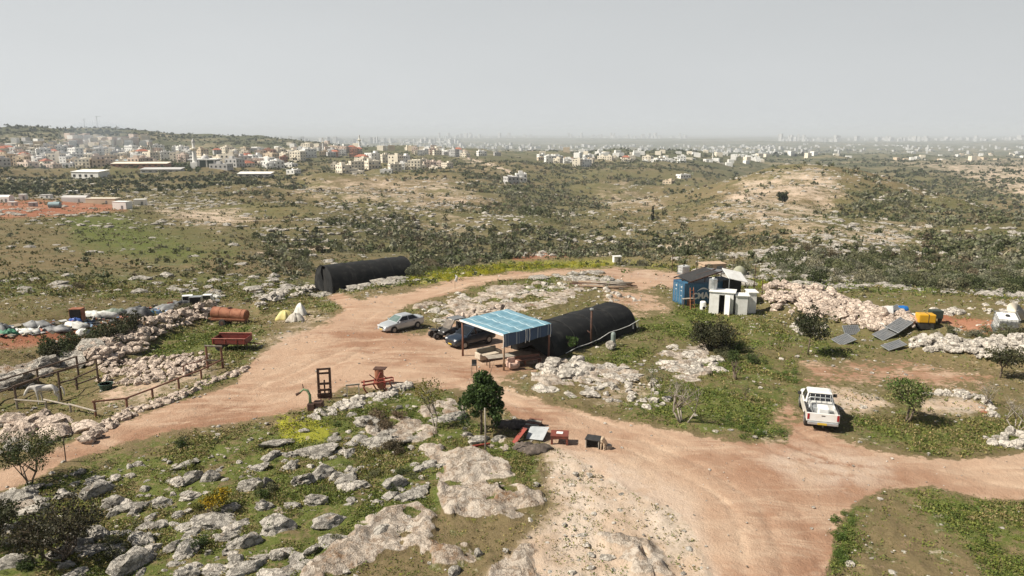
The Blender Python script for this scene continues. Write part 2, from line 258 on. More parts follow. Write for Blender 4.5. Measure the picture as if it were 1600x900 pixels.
BARK = mat('bark', (.16, .12, .085), (.08, .06, .045), 6, .9); PALEBARK = mat('pale_bark', (.36, .32, .27), (.2, .17, .14), 6, .9)
# ------------------------------------------------------------------ object helpers
def tag(o, label=None, cat=None, group=None, kind=None):
    if label: o['label'] = label
    if cat: o['category'] = cat
    if group: o['group'] = group
    if kind: o['kind'] = kind
    return o
def thing(name, label, cat, loc=(0, 0, 0), rotz=0.0, group=None, scale=1.0):
    o = bpy.data.objects.new(name, None); COL.objects.link(o); o.location = loc; o.rotation_euler = (0, 0, rotz); o.scale = (scale,) * 3
    o.empty_display_size = .2; return tag(o, label, cat, group)
def link(name, me, parent=None):
    o = bpy.data.objects.new(name, me); COL.objects.link(o); o.parent = parent; return o
def npmesh(name, V, F, mats, tint=None, attrs=None, mi=None, smooth=False):
    me = bpy.data.meshes.new(name); V = np.asarray(V, np.float32); F = np.asarray(F, np.int32); k = F.shape[1]
    me.vertices.add(len(V)); me.vertices.foreach_set('co', V.ravel()); me.loops.add(F.size); me.loops.foreach_set('vertex_index', F.ravel())
    me.polygons.add(len(F)); me.polygons.foreach_set('loop_start', np.arange(0, F.size, k, dtype=np.int32)); me.polygons.foreach_set('loop_total', np.full(len(F), k, np.int32))
    if mi is not None: me.polygons.foreach_set('material_index', np.asarray(mi, np.int32))
    me.polygons.foreach_set('use_smooth', np.full(len(F), smooth)); me.update(calc_edges=True)
    for m in mats: me.materials.append(m)
    A = dict(attrs or {})
    if tint is not None: A['tint'] = tint
    for n, c in A.items():
        c = np.asarray(c, np.float32)
        if c.shape[1] == 3: c = np.hstack([c, np.ones((len(c), 1), np.float32)])
        a = me.attributes.new(n, 'FLOAT_COLOR', 'POINT'); a.data.foreach_set('color', np.ascontiguousarray(c).ravel())
    return me
class MB:
    def __init__(s): s.v = []; s.f = []; s.mi = []
    def add(s, V, F, m=0):
        b = len(s.v); s.v += [tuple(v) for v in V]; s.f += [tuple(i + b for i in f) for f in F]; s.mi += [m] * len(F); return s
    def box(s, c, d, rz=0.0, m=0, rot=None, taper=1.0):
        M = rot or Matrix.Rotation(rz, 3, 'Z'); h = Vector(d) / 2; V = []
        for k in (-1, 1):
            q = taper if k > 0 else 1
            for i, j in ((-1, -1), (1, -1), (1, 1), (-1, 1)): V.append(Vector(c) + M @ Vector((i * h.x * q, j * h.y * q, k * h.z)))
        return s.add(V, [(3, 2, 1, 0), (4, 5, 6, 7), (0, 1, 5, 4), (1, 2, 6, 5), (2, 3, 7, 6), (3, 0, 4, 7)], m)
    def tube(s, pts, r, n=8, m=0, cap=True):
        pts = [Vector(p) for p in pts]; rr = r if isinstance(r, (list, tuple)) else [r] * len(pts); V = []; F = []
        for i, p in enumerate(pts):
            t = (pts[min(i + 1, len(pts) - 1)] - pts[max(i - 1, 0)]).normalized(); u = t.orthogonal().normalized(); w = t.cross(u)
            if i and (V[-n] - pts[i - 1]).length > 1e-6:
                u = (V[-n] - pts[i - 1]); u = (u - t * u.dot(t)).normalized(); w = t.cross(u)
            V += [p + (u * math.cos(2 * math.pi * k / n) + w * math.sin(2 * math.pi * k / n)) * max(rr[i], 1e-4) for k in range(n)]
        for i in range(len(pts) - 1):
            for k in range(n): F.append((i * n + k, i * n + (k + 1) % n, (i + 1) * n + (k + 1) % n, (i + 1) * n + k))
        if cap: F += [tuple(range(n))[::-1], tuple((len(pts) - 1) * n + k for k in range(n))]
        return s.add(V, F, m)
    def bar(s, a, b, w, h=None, m=0):
        a = Vector(a); b = Vector(b); d = b - a; h = h or w; z = Vector((0, 0, 1)) if abs(d.normalized().z) < .95 else Vector((1, 0, 0))
        x = d.normalized(); y = z.cross(x).normalized(); z = x.cross(y); return s.box((a + b) / 2, (d.length, w, h), m=m, rot=Matrix((x, y, z)).transposed())
    def quad(s, a, b, c, d, m=0): return s.add([a, b, c, d], [(0, 1, 2, 3)], m)
    def slab(s, a, b, c, d, th, m=0):
        a, b, c, d = map(Vector, (a, b, c, d)); n = (b - a).cross(d - a).normalized() * th
        return s.add([a, b, c, d, a - n, b - n, c - n, d - n], [(0, 1, 2, 3), (7, 6, 5, 4), (0, 4, 5, 1), (1, 5, 6, 2), (2, 6, 7, 3), (3, 7, 4, 0)], m)
    def prism(s, poly, y0, y1, m=0):                 # polygon in x-z, extruded along y
        n = len(poly); V = [(x, y0, z) for x, z in poly] + [(x, y1, z) for x, z in poly]
        return s.add(V, [tuple(range(n)), tuple(range(2 * n - 1, n - 1, -1))] + [(i, i + n, (i + 1) % n + n, (i + 1) % n) for i in range(n)], m)
    def loft(s, rings, m=0, cap=True):
        n = len(rings[0]); V = [p for r in rings for p in r]; F = []
        for i in range(len(rings) - 1):
            for k in range(n - 1): F.append((i * n + k, i * n + k + 1, (i + 1) * n + k + 1, (i + 1) * n + k))
            F.append((i * n + n - 1, i * n, (i + 1) * n, (i + 1) * n + n - 1))
        if cap: F += [tuple(range(n))[::-1], tuple((len(rings) - 1) * n + k for k in range(n))]
        return s.add(V, F, m)
    def mesh(s, name, mats, smooth=False):
        me = bpy.data.meshes.new(name); me.from_pydata(s.v, [], s.f); me.update()
        for m in (mats if isinstance(mats, (list, tuple)) else [mats]): me.materials.append(m)
        for p, i in zip(me.polygons, s.mi): p.material_index = i; p.use_smooth = smooth
        bm = bmesh.new(); bm.from_mesh(me); bmesh.ops.recalc_face_normals(bm, faces=bm.faces); bm.to_mesh(me); bm.free(); return me
    def build(s, name, mats, parent=None, smooth=False, bevel=0.0):
        o = link(name, s.mesh(name, mats, smooth), parent)
        if bevel: b = o.modifiers.new('bevel', 'BEVEL'); b.width = bevel; b.segments = 2; b.limit_method = 'ANGLE'
        return o
def copy_tree(o, parent=None):
    c = o.copy(); COL.objects.link(c); c.parent = parent
    for ch in list(o.children): copy_tree(ch, c)
    return c
# ------------------------------------------------------------------ ground
t = NT('ground')
A = t.attr('mask_a'); sA = t.sep(A.outputs['Color']); aA = A.outputs['Alpha']; B = t.attr('mask_b'); sB = t.sep(B.outputs['Color'])
def wob(m, n, k=.9, e=.12): return t.sm(t.math('ADD', m, t.math('MULTIPLY', t.math('SUBTRACT', n, .5), k)), .5 - e, .5 + e)
nb = t.noise(.012, 4); nm = t.noise(.09, 5, .6); ns = t.noise(.5, 6, .65); nf = t.noise(2.6, 6, .7); nx = t.noise(11, 4, .7)
dry = t.mix(t.sm(nf, .35, .66), (.19, .145, .080), (.115, .092, .044)); dry = t.mix(t.sm(nb, .4, .6), dry, t.mix(t.sm(nf, .38, .66), (.135, .118, .052), (.082, .085, .031)))
soil = t.mix(t.sm(nm, .4, .65), (.29, .18, .115), (.36, .25, .175))
col = t.mix(t.math('MULTIPLY', t.sm(nf, .5, .66), t.sm(nm, .38, .6)), dry, soil)
grs = t.mix(t.sm(nf, .35, .68), (.125, .145, .036), (.075, .096, .023)); grs = t.mix(t.sm(nx, .52, .72), grs, (.035, .05, .012))
mixn = t.math('ADD', t.math('MULTIPLY', ns, .5), t.math('MULTIPLY', nf, .5))
col = t.mix(wob(sA[2], mixn, 3.2, .2), col, grs)
brs = t.mix(t.sm(ns, .4, .65), (.10, .10, .05), (.07, .078, .035))
col = t.mix(t.math('MULTIPLY', wob(sB[2], ns, 3.4, .2), .6), col, brs)
col = t.mix(t.math('MULTIPLY', wob(sB[1], nf, 3.2, .2), .85), col, t.mix(nx, (.36, .33, .03), (.16, .19, .03)))
nbig = t.noise(.0045, 5, .6); farw = t.math('SUBTRACT', 1.0, t.sm(sB[2], .5, .9)); pat = t.mix(t.sm(nbig, .40, .62), (.055, .068, .034), (.24, .20, .13)); dist = t.n.new('ShaderNodeVectorMath'); dist.operation = 'LENGTH'; t.l.new(t.pos, dist.inputs[0]); col = t.mix(t.math('MULTIPLY', t.sm(dist.outputs['Value'], 800, 1700), .75), col, t.mix(t.sm(t.noise(.03, 4, .65), .42, .58), pat, (.06, .072, .04)))
red = t.mix(t.sm(nm, .4, .6), (.26, .105, .06), (.32, .16, .10)); col = t.mix(wob(sB[0], mixn, 2.2, .2), col, red)
lim = t.mix(t.sm(nf, .38, .62), (.50, .45, .38), (.36, .30, .235)); lim = t.mix(t.sm(nx, .55, .72), lim, (.2, .165, .125))
spk = t.math('MULTIPLY', t.sm(t.math('ADD', t.math('MULTIPLY', ns, .45), t.math('MULTIPLY', nf, .55)), .56, .62), t.sm(nm, .36, .55))
col = t.mix(t.math('MULTIPLY', spk, t.math('SUBTRACT', 1.0, sA[0])), col, lim)
dust = t.mix(t.sm(ns, .35, .65), (.57, .48, .40), (.47, .355, .265)); dust = t.mix(t.sm(nx, .56, .75), dust, (.36, .26, .18))
col = t.mix(t.math('MULTIPLY', wob(sA[1], t.math('ADD', t.math('MULTIPLY', nm, .4), t.math('MULTIPLY', mixn, .6)), 3.4, .25), .9), col, dust)
mp = t.n.new('ShaderNodeMapping'); mp.inputs['Rotation'].default_value = (0, 0, R(-20)); mp.inputs['Scale'].default_value = (.3, .9, .3); t.l.new(t.pos, mp.inputs[0])
trk = t.noise(.55, 6, .7, mp.outputs[0], 1.2)
rd = t.mix(t.sm(nm, .36, .64), (.42, .29, .205), (.275, .155, .098)); rd = t.mix(t.sm(trk, .46, .68), rd, (.45, .325, .235)); rd = t.mix(t.sm(nf, .58, .78), rd, (.36, .22, .15)); rd = t.mix(t.sm(nx, .63, .75), rd, (.56, .43, .33))
rd = t.mix(t.math('MULTIPLY', wob(sA[1], t.math('ADD', t.math('MULTIPLY', nm, .5), t.math('MULTIPLY', ns, .5)), 3.0, .3), .7), rd, dust)
rut = B.outputs['Alpha']; rd = t.mix(t.math('MULTIPLY', rut, t.sm(nf, .3, .62)), rd, t.mix(t.sm(nm, .42, .58), (.52, .385, .28), (.27, .155, .10)))
col = t.mix(wob(sA[0], mixn, 3.0, .14), col, rd)
sv = t.n.new('ShaderNodeTexVoronoi'); sv.feature = 'DISTANCE_TO_EDGE'; sv.inputs['Scale'].default_value = .8; cm2 = t.n.new('ShaderNodeCombineXYZ'); wv2 = t.n.new('ShaderNodeVectorMath'); wv2.operation = 'ADD'; t.l.new(t.math('MULTIPLY', nf, 2.2), cm2.inputs[0]); t.l.new(t.math('MULTIPLY', ns, 3.0), cm2.inputs[1]); t.l.new(t.pos, wv2.inputs[0]); t.l.new(cm2.outputs[0], wv2.inputs[1]); t.l.new(wv2.outputs[0], sv.inputs['Vector']); scr = t.math('MULTIPLY', t.math('SUBTRACT', 1.0, t.sm(sv.outputs['Distance'], .0, .06)), aA)
slabc = t.mix(t.sm(ns, .4, .65), (.53, .465, .395), (.43, .365, .30)); slabc = t.mix(t.math('MULTIPLY', scr, .55), slabc, (.15, .115, .085)); slabc = t.mix(t.sm(nf, .47, .62), slabc, (.36, .28, .215)); slabc = t.mix(t.math('MULTIPLY', t.sm(nx, .5, .66), t.sm(ns, .35, .6)), slabc, (.17, .13, .10)); slabc = t.mix(t.math('MULTIPLY', t.sm(ns, .56, .66), t.sm(nf, .4, .6)), slabc, (.26, .165, .10))
col = t.mix(t.sm(aA, .4, .6), col, slabc)
t.put(col, t.b.inputs['Base Color']); t.b.inputs['Roughness'].default_value = .95; t.b.inputs['Specular IOR Level'].default_value = .12
t.bump(t.math('SUBTRACT', t.math('ADD', t.math('MULTIPLY', nf, t.math('ADD', .8, aA)), t.math('MULTIPLY', nx, t.math('ADD', .45, t.math('MULTIPLY', aA, .7)))), t.math('MULTIPLY', scr, .8)), .7, .2); GROUND = t.m
def masks(x, y, z):
    px, py, r, g = near_masks(x, y, z); nearw = 1 - sstep(109, 122, r)
    w1 = (fbm(x / 3.0, y / 3.0, 41, 3) - .5) * 7; w2 = (fbm(x / 3.0, y / 3.0, 51, 3) - .5) * 5
    px = px + w1; py = py + w2
    g = lambda L, s: np.max([pmask(px, py, p, s) for p in L], 0) * (y > 3)
    road = np.maximum(g([YARD], 7) * nearw, .62 * g(SOIL, 16) * nearw); pale = np.maximum(np.maximum(.62 * g(PALE, 26), np.maximum(.85 * g(PALE[1:3], 12), .8 * g(PALE[:1], 22))) * nearw, .52 * g(PALEF[:-4], 12) * (r > 85)); pale = np.maximum(pale, .8 * g(PALEF[-4:], 1.6)); pale = np.maximum(pale, .42 * g(BARE, 14) * (r > 150))
    grn = np.maximum(.30 + .33 * g(GREEN, 16), 0) * nearw + (r > 90) * (.22 + .62 * g(GREENF, 22)); slab = g(SLAB, 14) * nearw
    slab = sstep(.10, .5, slab) * sstep(.455, .53, fbm(x / 2.6, y / 2.6, 61, 5) + .16 * (slab - .7)); slab *= sstep(.36, .5, fbm(x / .9, y / .9, 67, 3) + .12); slab *= (1 - .9 * np.clip(road, 0, 1))
    redm = .85 * g(RED, 7); yel = .8 * g(YELL, 8); br = .30 * g(BRUSH, 26) * (r > 85) + .30 * (r > 95) + .25 * g(DENSE, 10) * (r > 120) - .34 * g(BARE, 12) * (r > 150)
    hf = sstep(500, 1800, r) * .45; br = br + hf; grn = grn * (1 - .9 * np.clip(road, 0, 1)) * (1 - .8 * np.clip(pale, 0, 1))
    return np.clip(road, 0, 1), pale, grn, np.clip(slab, 0, 1), redm, yel, np.clip(br, 0, 1)
azs = np.arange(R(-63), R(63), R(.16)); rs = np.concatenate([np.arange(9, 112, .17), np.exp(np.arange(math.log(112), math.log(55000), .0115))])
RR, AZ = np.meshgrid(rs, azs, indexing='ij'); X = (RR * np.sin(AZ)).ravel(); Y = (RR * np.cos(AZ)).ravel(); Z = H(X, Y)
M = masks(X, Y, Z); slab = M[3]
nearf = (1 - sstep(85, 105, np.hypot(X, Y)))
rid = 1 - np.abs(fbm(X / 1.5, Y / 1.5, 71, 4) * 2 - 1)
Zd = Z + nearf * (slab * (.05 + .5 * (rid - .62) * (rid > .62) + .16 * sstep(.45, .6, fbm(X / 2.6, Y / 2.6, 77, 3)) + .34 * (fbm(X / .55, Y / .55, 79, 3) - .5)) + (1 - M[0]) * (fbm(X / 1.1, Y / 1.1, 81, 3) - .5) * .30 + M[0] * (fbm(X / 1.6, Y / 1.6, 83, 3) - .5) * .10)
nr, na = RR.shape; I = np.arange(nr * na).reshape(nr, na)
F = np.stack([I[:-1, :-1], I[:-1, 1:], I[1:, 1:], I[1:, :-1]], -1).reshape(-1, 4)[:, ::-1]
ma = np.stack([M[0], M[1], M[2], M[3]], 1); 
RUTS = [[(-60,800),(60,735),(150,700),(260,660),(380,625),(480,580),(560,545),(600,505),(640,478),(720,450),(830,428),(960,424)],[(430,600),(560,575),(690,585),(790,612),(880,650),(1000,690),(1150,715),(1320,735),(1480,745),(1700,740)],[(700,592),(800,620),(930,670),(1060,720),(1160,780),(1190,850),(1200,960)],[(1700,760),(1450,735),(1300,715),(1230,680)],[(560,560),(680,570),(760,560)]]
rut = np.zeros(len(X))
for k, L in enumerate(RUTS):
    w = [P(*q) for q in L]; w = np.array([(q.x, q.y) for q in w]); tt = np.linspace(0, len(w) - 1, 6 * len(w)); w = np.stack([np.interp(tt, range(len(w)), w[:, 0]), np.interp(tt, range(len(w)), w[:, 1])], 1)
    for _ in range(8): w[1:-1] = (w[:-2] + 2 * w[1:-1] + w[2:]) / 4
    m = (Y > 12) & (np.hypot(X, Y) < 118); d = np.full(m.sum(), 1e9)
    for a, c in zip(w[:-1], w[1:]):
        e = c - a; q = np.clip(((X[m] - a[0]) * e[0] + (Y[m] - a[1]) * e[1]) / (e @ e + 1e-9), 0, 1); d = np.minimum(d, np.hypot(X[m] - a[0] - q * e[0], Y[m] - a[1] - q * e[1]))
    d = d + (fbm(X[m] / 6, Y[m] / 6, 141 + k, 2) - .5) * .9
    for o_, am in ((.78, 1.0), (2.3, .55)): rut[m] = np.maximum(rut[m], am * np.exp(-((d - o_) / .26) ** 2) * sstep(.34, .56, fbm(X[m] / 4, Y[m] / 4, 151 + k, 3)))
Zd = Zd - .05 * rut * M[0]
mb_ = np.stack([M[4], M[5], M[6], rut], 1)
g = link('ground', npmesh('ground', np.stack([X, Y, Zd], 1), F, [GROUND], attrs={'mask_a': ma, 'mask_b': mb_}, smooth=True)); tag(g, 'rocky hill country with red dirt yard and far coastal plain', 'terrain', kind='structure')
del RR, AZ, F, I
# ------------------------------------------------------------------ haze: one closed box of even pale air
hz = MB(); hz.box((0, 22000, -35), (112000, 76000, 290)); hm = bpy.data.materials.new('haze'); hm.use_nodes = True
for n in list(hm.node_tree.nodes): hm.node_tree.nodes.remove(n)
ho = hm.node_tree.nodes.new('ShaderNodeOutputMaterial'); hv = hm.node_tree.nodes.new('ShaderNodeVolumePrincipled')
hv.inputs['Color'].default_value = (.87, .935, 1.0, 1); hv.inputs['Density'].default_value = 1.05e-4; hv.inputs['Anisotropy'].default_value = .0
hm.node_tree.links.new(hv.outputs[0], ho.inputs['Volume'])
hzo = hz.build('haze', hm); tag(hzo, 'pale spring haze over the plain', 'haze', kind='stuff'); hzo.visible_shadow = True
# ------------------------------------------------------------------ rocks
def ico(sub):
    bm = bmesh.new(); bmesh.ops.create_icosphere(bm, subdivisions=sub, radius=1); V = np.array([v.co[:] for v in bm.verts]); F = np.array([[v.index for v in f.verts] for f in bm.faces]); bm.free(); return V, F
IC = {k: ico(k) for k in (1, 2, 3, 4)}
def rock_shape(seed, sub=3, flat=.7, cuts=9, long=1.5):
    rg = np.random.default_rng(seed); V, F = IC[sub]; V = V.copy(); lobe = rg.normal(size=(3, 3)) * (.55, .4, .2)
    off = rg.uniform(-50, 50, 3)
    d = np.array([mnoise.fractal(Vector(v * 1.1 + off), .9, 2.1, 4) for v in V]); V = V * (1 + .42 * d)[:, None]
    for q in lobe: w_ = np.exp(-((V - q * 1.6) ** 2).sum(1) / .35); V = V + w_[:, None] * (V - q * .4) * .38
    for _ in range(cuts):
        n = rg.normal(size=3); n[2] = n[2] * .8 + .15; n /= np.linalg.norm(n); h = rg.uniform(.55, .85); s = V @ n; V = V - np.outer(np.maximum(s - h, 0) * .92, n)
    if sub >= 3:
        d = np.array([mnoise.fractal(Vector(v * 4 + off), .8, 2.1, 4) for v in V]); d2 = np.array([mnoise.cell(Vector(v * 2.6 + off)) for v in V]); V = V * (1 + .12 * d + .045 * d2)[:, None]
    V[:, 0] *= long; V[:, 2] *= flat; V[:, 2] = np.maximum(V[:, 2], -.35); return V, F
LONGV = [rock_shape(100 + i, 4 if i < 8 else 3, .62, 7, 1.75) for i in range(12)]; ROUNDV = [rock_shape(200 + i, 3, .8, 12, 1.2) for i in range(10)]; SMALLV = [rock_shape(300 + i, 2, .8, 9, 1.25) for i in range(10)]; TINYV = [rock_shape(400 + i, 1, .75, 5, 1.2) for i in range(8)]
_rm = {}
def rock_me(kind, i, m):
    k = (kind, i, m.name)
    if k not in _rm:
        V, F = (LONGV if kind == 'long' else ROUNDV)[i]; _rm[k] = npmesh('boulder', V, F, [m], smooth=False)
    return _rm[k]
ROCKS = []       # x, y, z, radius, kind, material, class label, yaw, squash
def rock(x, y, r, kind, m, lab, yaw=None, dz=0.0, sq=1.0): ROCKS.append((x, y, H(x, y) + dz, r, kind, m, lab, rng.uniform(0, 6.28) if yaw is None else yaw, sq))
def inpoly(poly, n):
    a = np.array(poly, float); x0, y0 = a.min(0); x1, y1 = a.max(0); ox, oy = [], []
    while len(ox) < n:
        px = rng.uniform(x0, x1, n * 3); py = rng.uniform(y0, y1, n * 3); k = sdpoly(px, py, poly) < 0; ox += list(px[k]); oy += list(py[k])
    return np.array(ox[:n]), np.array(oy[:n])
FGL = 'long grey weathered limestone boulder in the grassy slope below the dirt road'
FG = [(147,775,66,30),(177,790,50,28),(105,777,40,12),(295,755,40,34),(324,756,42,30),(392,770,42,52),(330,822,78,26),(357,842,36,16),(288,868,64,32),(200,890,100,40),(214,846,44,24),(142,842,64,30),(112,855,40,26),(80,876,30,20),(102,886,32,14),(225,768,26,12),(22,785,62,36),(20,890,70,30),(312,813,22,16),(272,821,26,13),(228,824,32,14),(172,806,26,12),(388,855,52,28),(385,892,70,26),
      (422,719,30,20),(432,697,46,18),(485,710,64,25),(600,695,62,25),(500,748,62,38),(412,763,32,32),(470,756,46,28),(432,832,78,44),(495,787,42,24),(457,793,30,14),(517,820,72,20),(545,738,34,14),(617,762,58,24),(637,780,54,22),(547,785,26,14),(432,878,36,26),(482,866,32,18),(472,892,32,14),(710,898,38,20),(747,872,26,24),(560,760,42,12),(540,755,42,20),(412,799,32,28),(728,770,18,16),(575,664,46,25),(550,650,26,8),(622,640,16,12),(750,694,46,20),(780,690,36,15),(472,657,12,14),
      (690,660,50,20),(720,655,40,22),(640,690,40,14),(655,735,30,14),(250,790,46,24),(60,800,36,20),(10,830,36,20),(560,690,40,14),(520,690,36,14),(450,735,30,20),(400,735,30,18),(360,800,40,18),(520,850,50,18),(600,830,50,18)]
for i, (px, py, w, h) in enumerate(FG):
    p = P(px, py); s = mpp(p); rr = w * s / 2 / 1.45; dk = i in (3, 4, 37)
    rock(p.x, p.y + h * s * .35, rr * .95, 'long' if rng.uniform() < .62 else 'round', ROCK_G, 'dark brown cracked rock pair leaning in the grass beside the yellow bush' if i in (3, 4) else ('low white boulder with clean flat top at the edge of the big bare slab' if (px, py) == (637, 780) else FGL), R(28 + rng.uniform(-34, 34)), -.10 * rr, float(np.clip(h / w * 2.3, .8, 1.9)))
FGN = None
def bank(poly, n, m, lab, a, b, dz=.5, kind='round', p2=1.7, lo=.75, hi=1.2):
    px, py = inpoly(poly, n); x, y, z, ok = hit(px, py)
    for i in range(n):
        r = a + (b - a) * rng.uniform() ** p2; rock(x[i], y[i], r, kind, m, lab, dz=rng.uniform(-.1, dz) * .5 - (.12 * r if hi < 1 else 0), sq=rng.uniform(lo, hi))
for poly, n in (([(0,760),(300,690),(480,650),(640,640),(720,700),(640,790),(540,870),(470,900),(0,900)], 620), ([(560,650),(740,620),(740,690),(600,700)], 90), ([(820,790),(1000,760),(1090,860),(1090,900),(760,900)], 50)):
    px, py = inpoly(poly, n); x, y, z, ok = hit(px, py); cl_ = fbm(x / 3.2, y / 3.2, 171, 3)
    for i in range(n):
        if cl_[i] > .47: rock(x[i], y[i], (.09 + .36 * rng.uniform() ** 2.4) * (.55 if n == 50 else 1), 'round' if rng.uniform() < .6 else 'long', ROCK_W if n == 50 or rng.uniform() < .25 else ROCK_G, FGL.replace('long grey', 'small grey'), None if rng.uniform() < .4 else R(28 + rng.uniform(-30, 30)), -.04, rng.uniform(.6, 1.1))
WB = BANKS['white']; PB = BANKS['pink']
bank(WB[0], 380, ROCK_P, 'pale pinkish limestone boulder in the long rubble bank behind the white cubicles', .22, .75, .9, p2=2.0)
bank(WB[1], 300, ROCK_W, 'pale limestone boulder in the rubble bank at the right edge below the white crate tank', .17, .55, .7)
bank(PB[0], 420, ROCK_P, 'pink and white broken limestone block in the rubble bank above the paddock', .16, .5, .6)
bank(PB[1], 70, ROCK_W, 'pale block in the rubble line leading to the far black tunnel tent', .22, .6, .4)
bank([(150,600),(170,570),(230,560),(330,555),(320,575),(280,592),(230,602),(180,603)], 420, ROCK_P, 'small pinkish stone in the heap inside the paddock', .12, .32, .5)
bank([(0,650),(40,645),(130,660),(130,675),(90,690),(0,690)], 30, ROCK_P, 'big broken block with rust red faces below the paddock front rail', .3, .85, .1, p2=1.0)
bank([(0,690),(80,690),(60,705),(0,712)], 16, ROCK_G, 'grey stone beside the road at the bottom left below the paddock blocks', .2, .45, .1)
bank([(125,690),(150,668),(160,672),(140,692)], 22, ROCK_P, 'stone at the low end of the paddock retaining wall', .2, .42, .3)
bank([(650,490),(700,462),(800,445),(905,440),(915,462),(830,480),(740,495),(690,510)], 170, ROCK_W, 'limestone boulder in the rock outcrop behind the shelter and silver car', .16, .7, .05, lo=.4, hi=.8)
bank([(690,500),(720,490),(790,480),(800,488),(730,505)], 40, ROCK_P, 'pink broken boulder in the outcrop between the buggy and the blue roof', .25, .75, .3)
bank([(815,605),(850,575),(960,565),(1010,585),(930,618),(850,618)], 62, ROCK_W, 'limestone boulder in the outcrop in front of the near black tunnel', .16, .75, .05, 'long', lo=.45, hi=.9)
bank([(840,575),(905,565),(925,575),(920,590),(850,592)], 26, ROCK_W, 'pale upright boulder by the near black tunnel', .35, .85, .3)
bank([(1010,560),(1050,540),(1120,545),(1125,575),(1090,600),(1020,590)], 46, ROCK_W, 'pale limestone boulder in the outcrop left of the dark bush', .16, .85, .05, lo=.45, hi=.9)
bank([(960,600),(1060,590),(1080,630),(1000,640),(940,625)], 36, ROCK_W, 'pale loose stone beside the bare forked tree', .12, .4, .05)
bank([(1520,690),(1545,682),(1600,672),(1660,676),(1600,700),(1550,700)], 26, ROCK_W, 'rounded white boulder in the low row at the right edge of the yard', .22, .5, .1)
bank([(1440,616),(1500,610),(1540,618),(1560,650),(1550,655),(1535,625),(1490,618)], 50, ROCK_W, 'pale stone of the low curved terrace wall right of the young tree', .14, .36, .1)
bank([(480,655),(500,640),(560,625),(640,597),(645,605),(570,635),(500,655)], 90, ROCK_W, 'pale block of the low dry stone wall by the red plough', .16, .42, .15)
bank([(200,640),(260,622),(330,592),(385,574),(388,580),(330,602),(262,632),(205,648)], 170, ROCK_P, 'small reddish stone of the retaining wall along the paddock fence', .1, .3, .2)
bank([(150,668),(205,640),(210,650),(160,676)], 46, ROCK_P, 'small reddish stone at the paddock corner wall', .14, .34, .2)
bank([(900,455),(960,450),(1000,470),(990,480),(930,465)], 30, ROCK_W, 'pale stone beside the log pile', .12, .45, .05)
bank([(1230,490),(1290,500),(1300,530),(1240,520)], 36, ROCK_W, 'white stone on the grass by the dark round tree', .12, .5, .05)
bank([(0,595),(60,575),(150,545),(150,558),(60,590),(0,605)], 24, ROCK_G, 'long grey bedrock block behind the paddock fence', .5, 1.2, -.1, 'long')
bank([(1430,485),(1600,470),(1600,488),(1440,500)], 40, ROCK_W, 'white stone in the row behind the tilted white crate tank', .15, .6, .05)
_order = sorted(range(len(ROCKS)), key=lambda i: -ROCKS[i][3] / math.hypot(ROCKS[i][0], ROCKS[i][1]))
_ind = set(_order[:300]); _st = {}
for i, (x, y, z, r, kind, m, lab, yaw, sq) in enumerate(ROCKS):
    if i in _ind:
        o = link('boulder', rock_me(kind, int(rng.integers(0, len(LONGV if kind == 'long' else ROUNDV))), m)); o.location = (x, y, z + r * .12); o.rotation_euler = (rng.uniform(-.15, .15), rng.uniform(-.15, .15), yaw); o.scale = (r, r * rng.uniform(.8, 1.1), r * sq)
        tag(o, lab, 'boulder', lab.replace('boulder', 'boulders').split(' in the ')[-1][:60] + ' rocks')
    else: _st.setdefault(m.name, []).append((x, y, z + r * .1, r, r * sq, yaw))
def merge_rocks(name, L, m, shapes, label):
    VV = []; FF = []; b = 0
    for x, y, z, r, rz, yaw in L:
        V, F = shapes[int(rng.integers(len(shapes)))]; c, s = math.cos(yaw), math.sin(yaw)
        W = np.stack([(V[:, 0] * c - V[:, 1] * s) * r + x, (V[:, 0] * s + V[:, 1] * c) * r + y, V[:, 2] * rz + z], 1); VV.append(W); FF.append(F + b); b += len(V)
    o = link(name, npmesh(name, np.concatenate(VV), np.concatenate(FF), [m])); tag(o, label, 'rubble', kind='stuff'); return o
for k, L in _st.items(): merge_rocks('rubble', L, MATS[k], SMALLV, {'weathered_limestone': 'loose grey stones of the outcrops', 'freshly_broken_limestone': 'loose pinkish stones of the banks', 'pale_limestone': 'loose pale stones of the walls and banks'}[k])
# pebbles and small stones strewn over the near ground
n = 42000; r = np.sqrt(rng.uniform(23 ** 2, 100 ** 2, n)); a = rng.uniform(R(-48), R(48), n); x = r * np.sin(a); y = r * np.cos(a); z = H(x, y); mk = masks(x, y, z)
dens = .05 + .5 * mk[3] + .25 * mk[1] + .45 * (fbm(x / 5, y / 5, 91, 3) > .54); dens = np.maximum(dens * (1 - .93 * mk[0]), .14 * mk[0]); k = rng.uniform(size=n) < dens * .55
sz = (.035 + .16 * rng.uniform(size=n) ** 4 + .0006 * r) * (1 - .5 * mk[0]); L = [(x[i], y[i], z[i] + .02, sz[i], sz[i] * rng.uniform(.5, 1), rng.uniform(0, 6)) for i in np.nonzero(k)[0]]
merge_rocks('scattered_stones', L[: len(L) // 2], ROCK_W, TINYV, 'small pale stones strewn over the grass and dirt'); merge_rocks('scattered_stones', L[len(L) // 2:], ROCK_G, TINYV, 'small grey stones strewn over the grass and dirt')
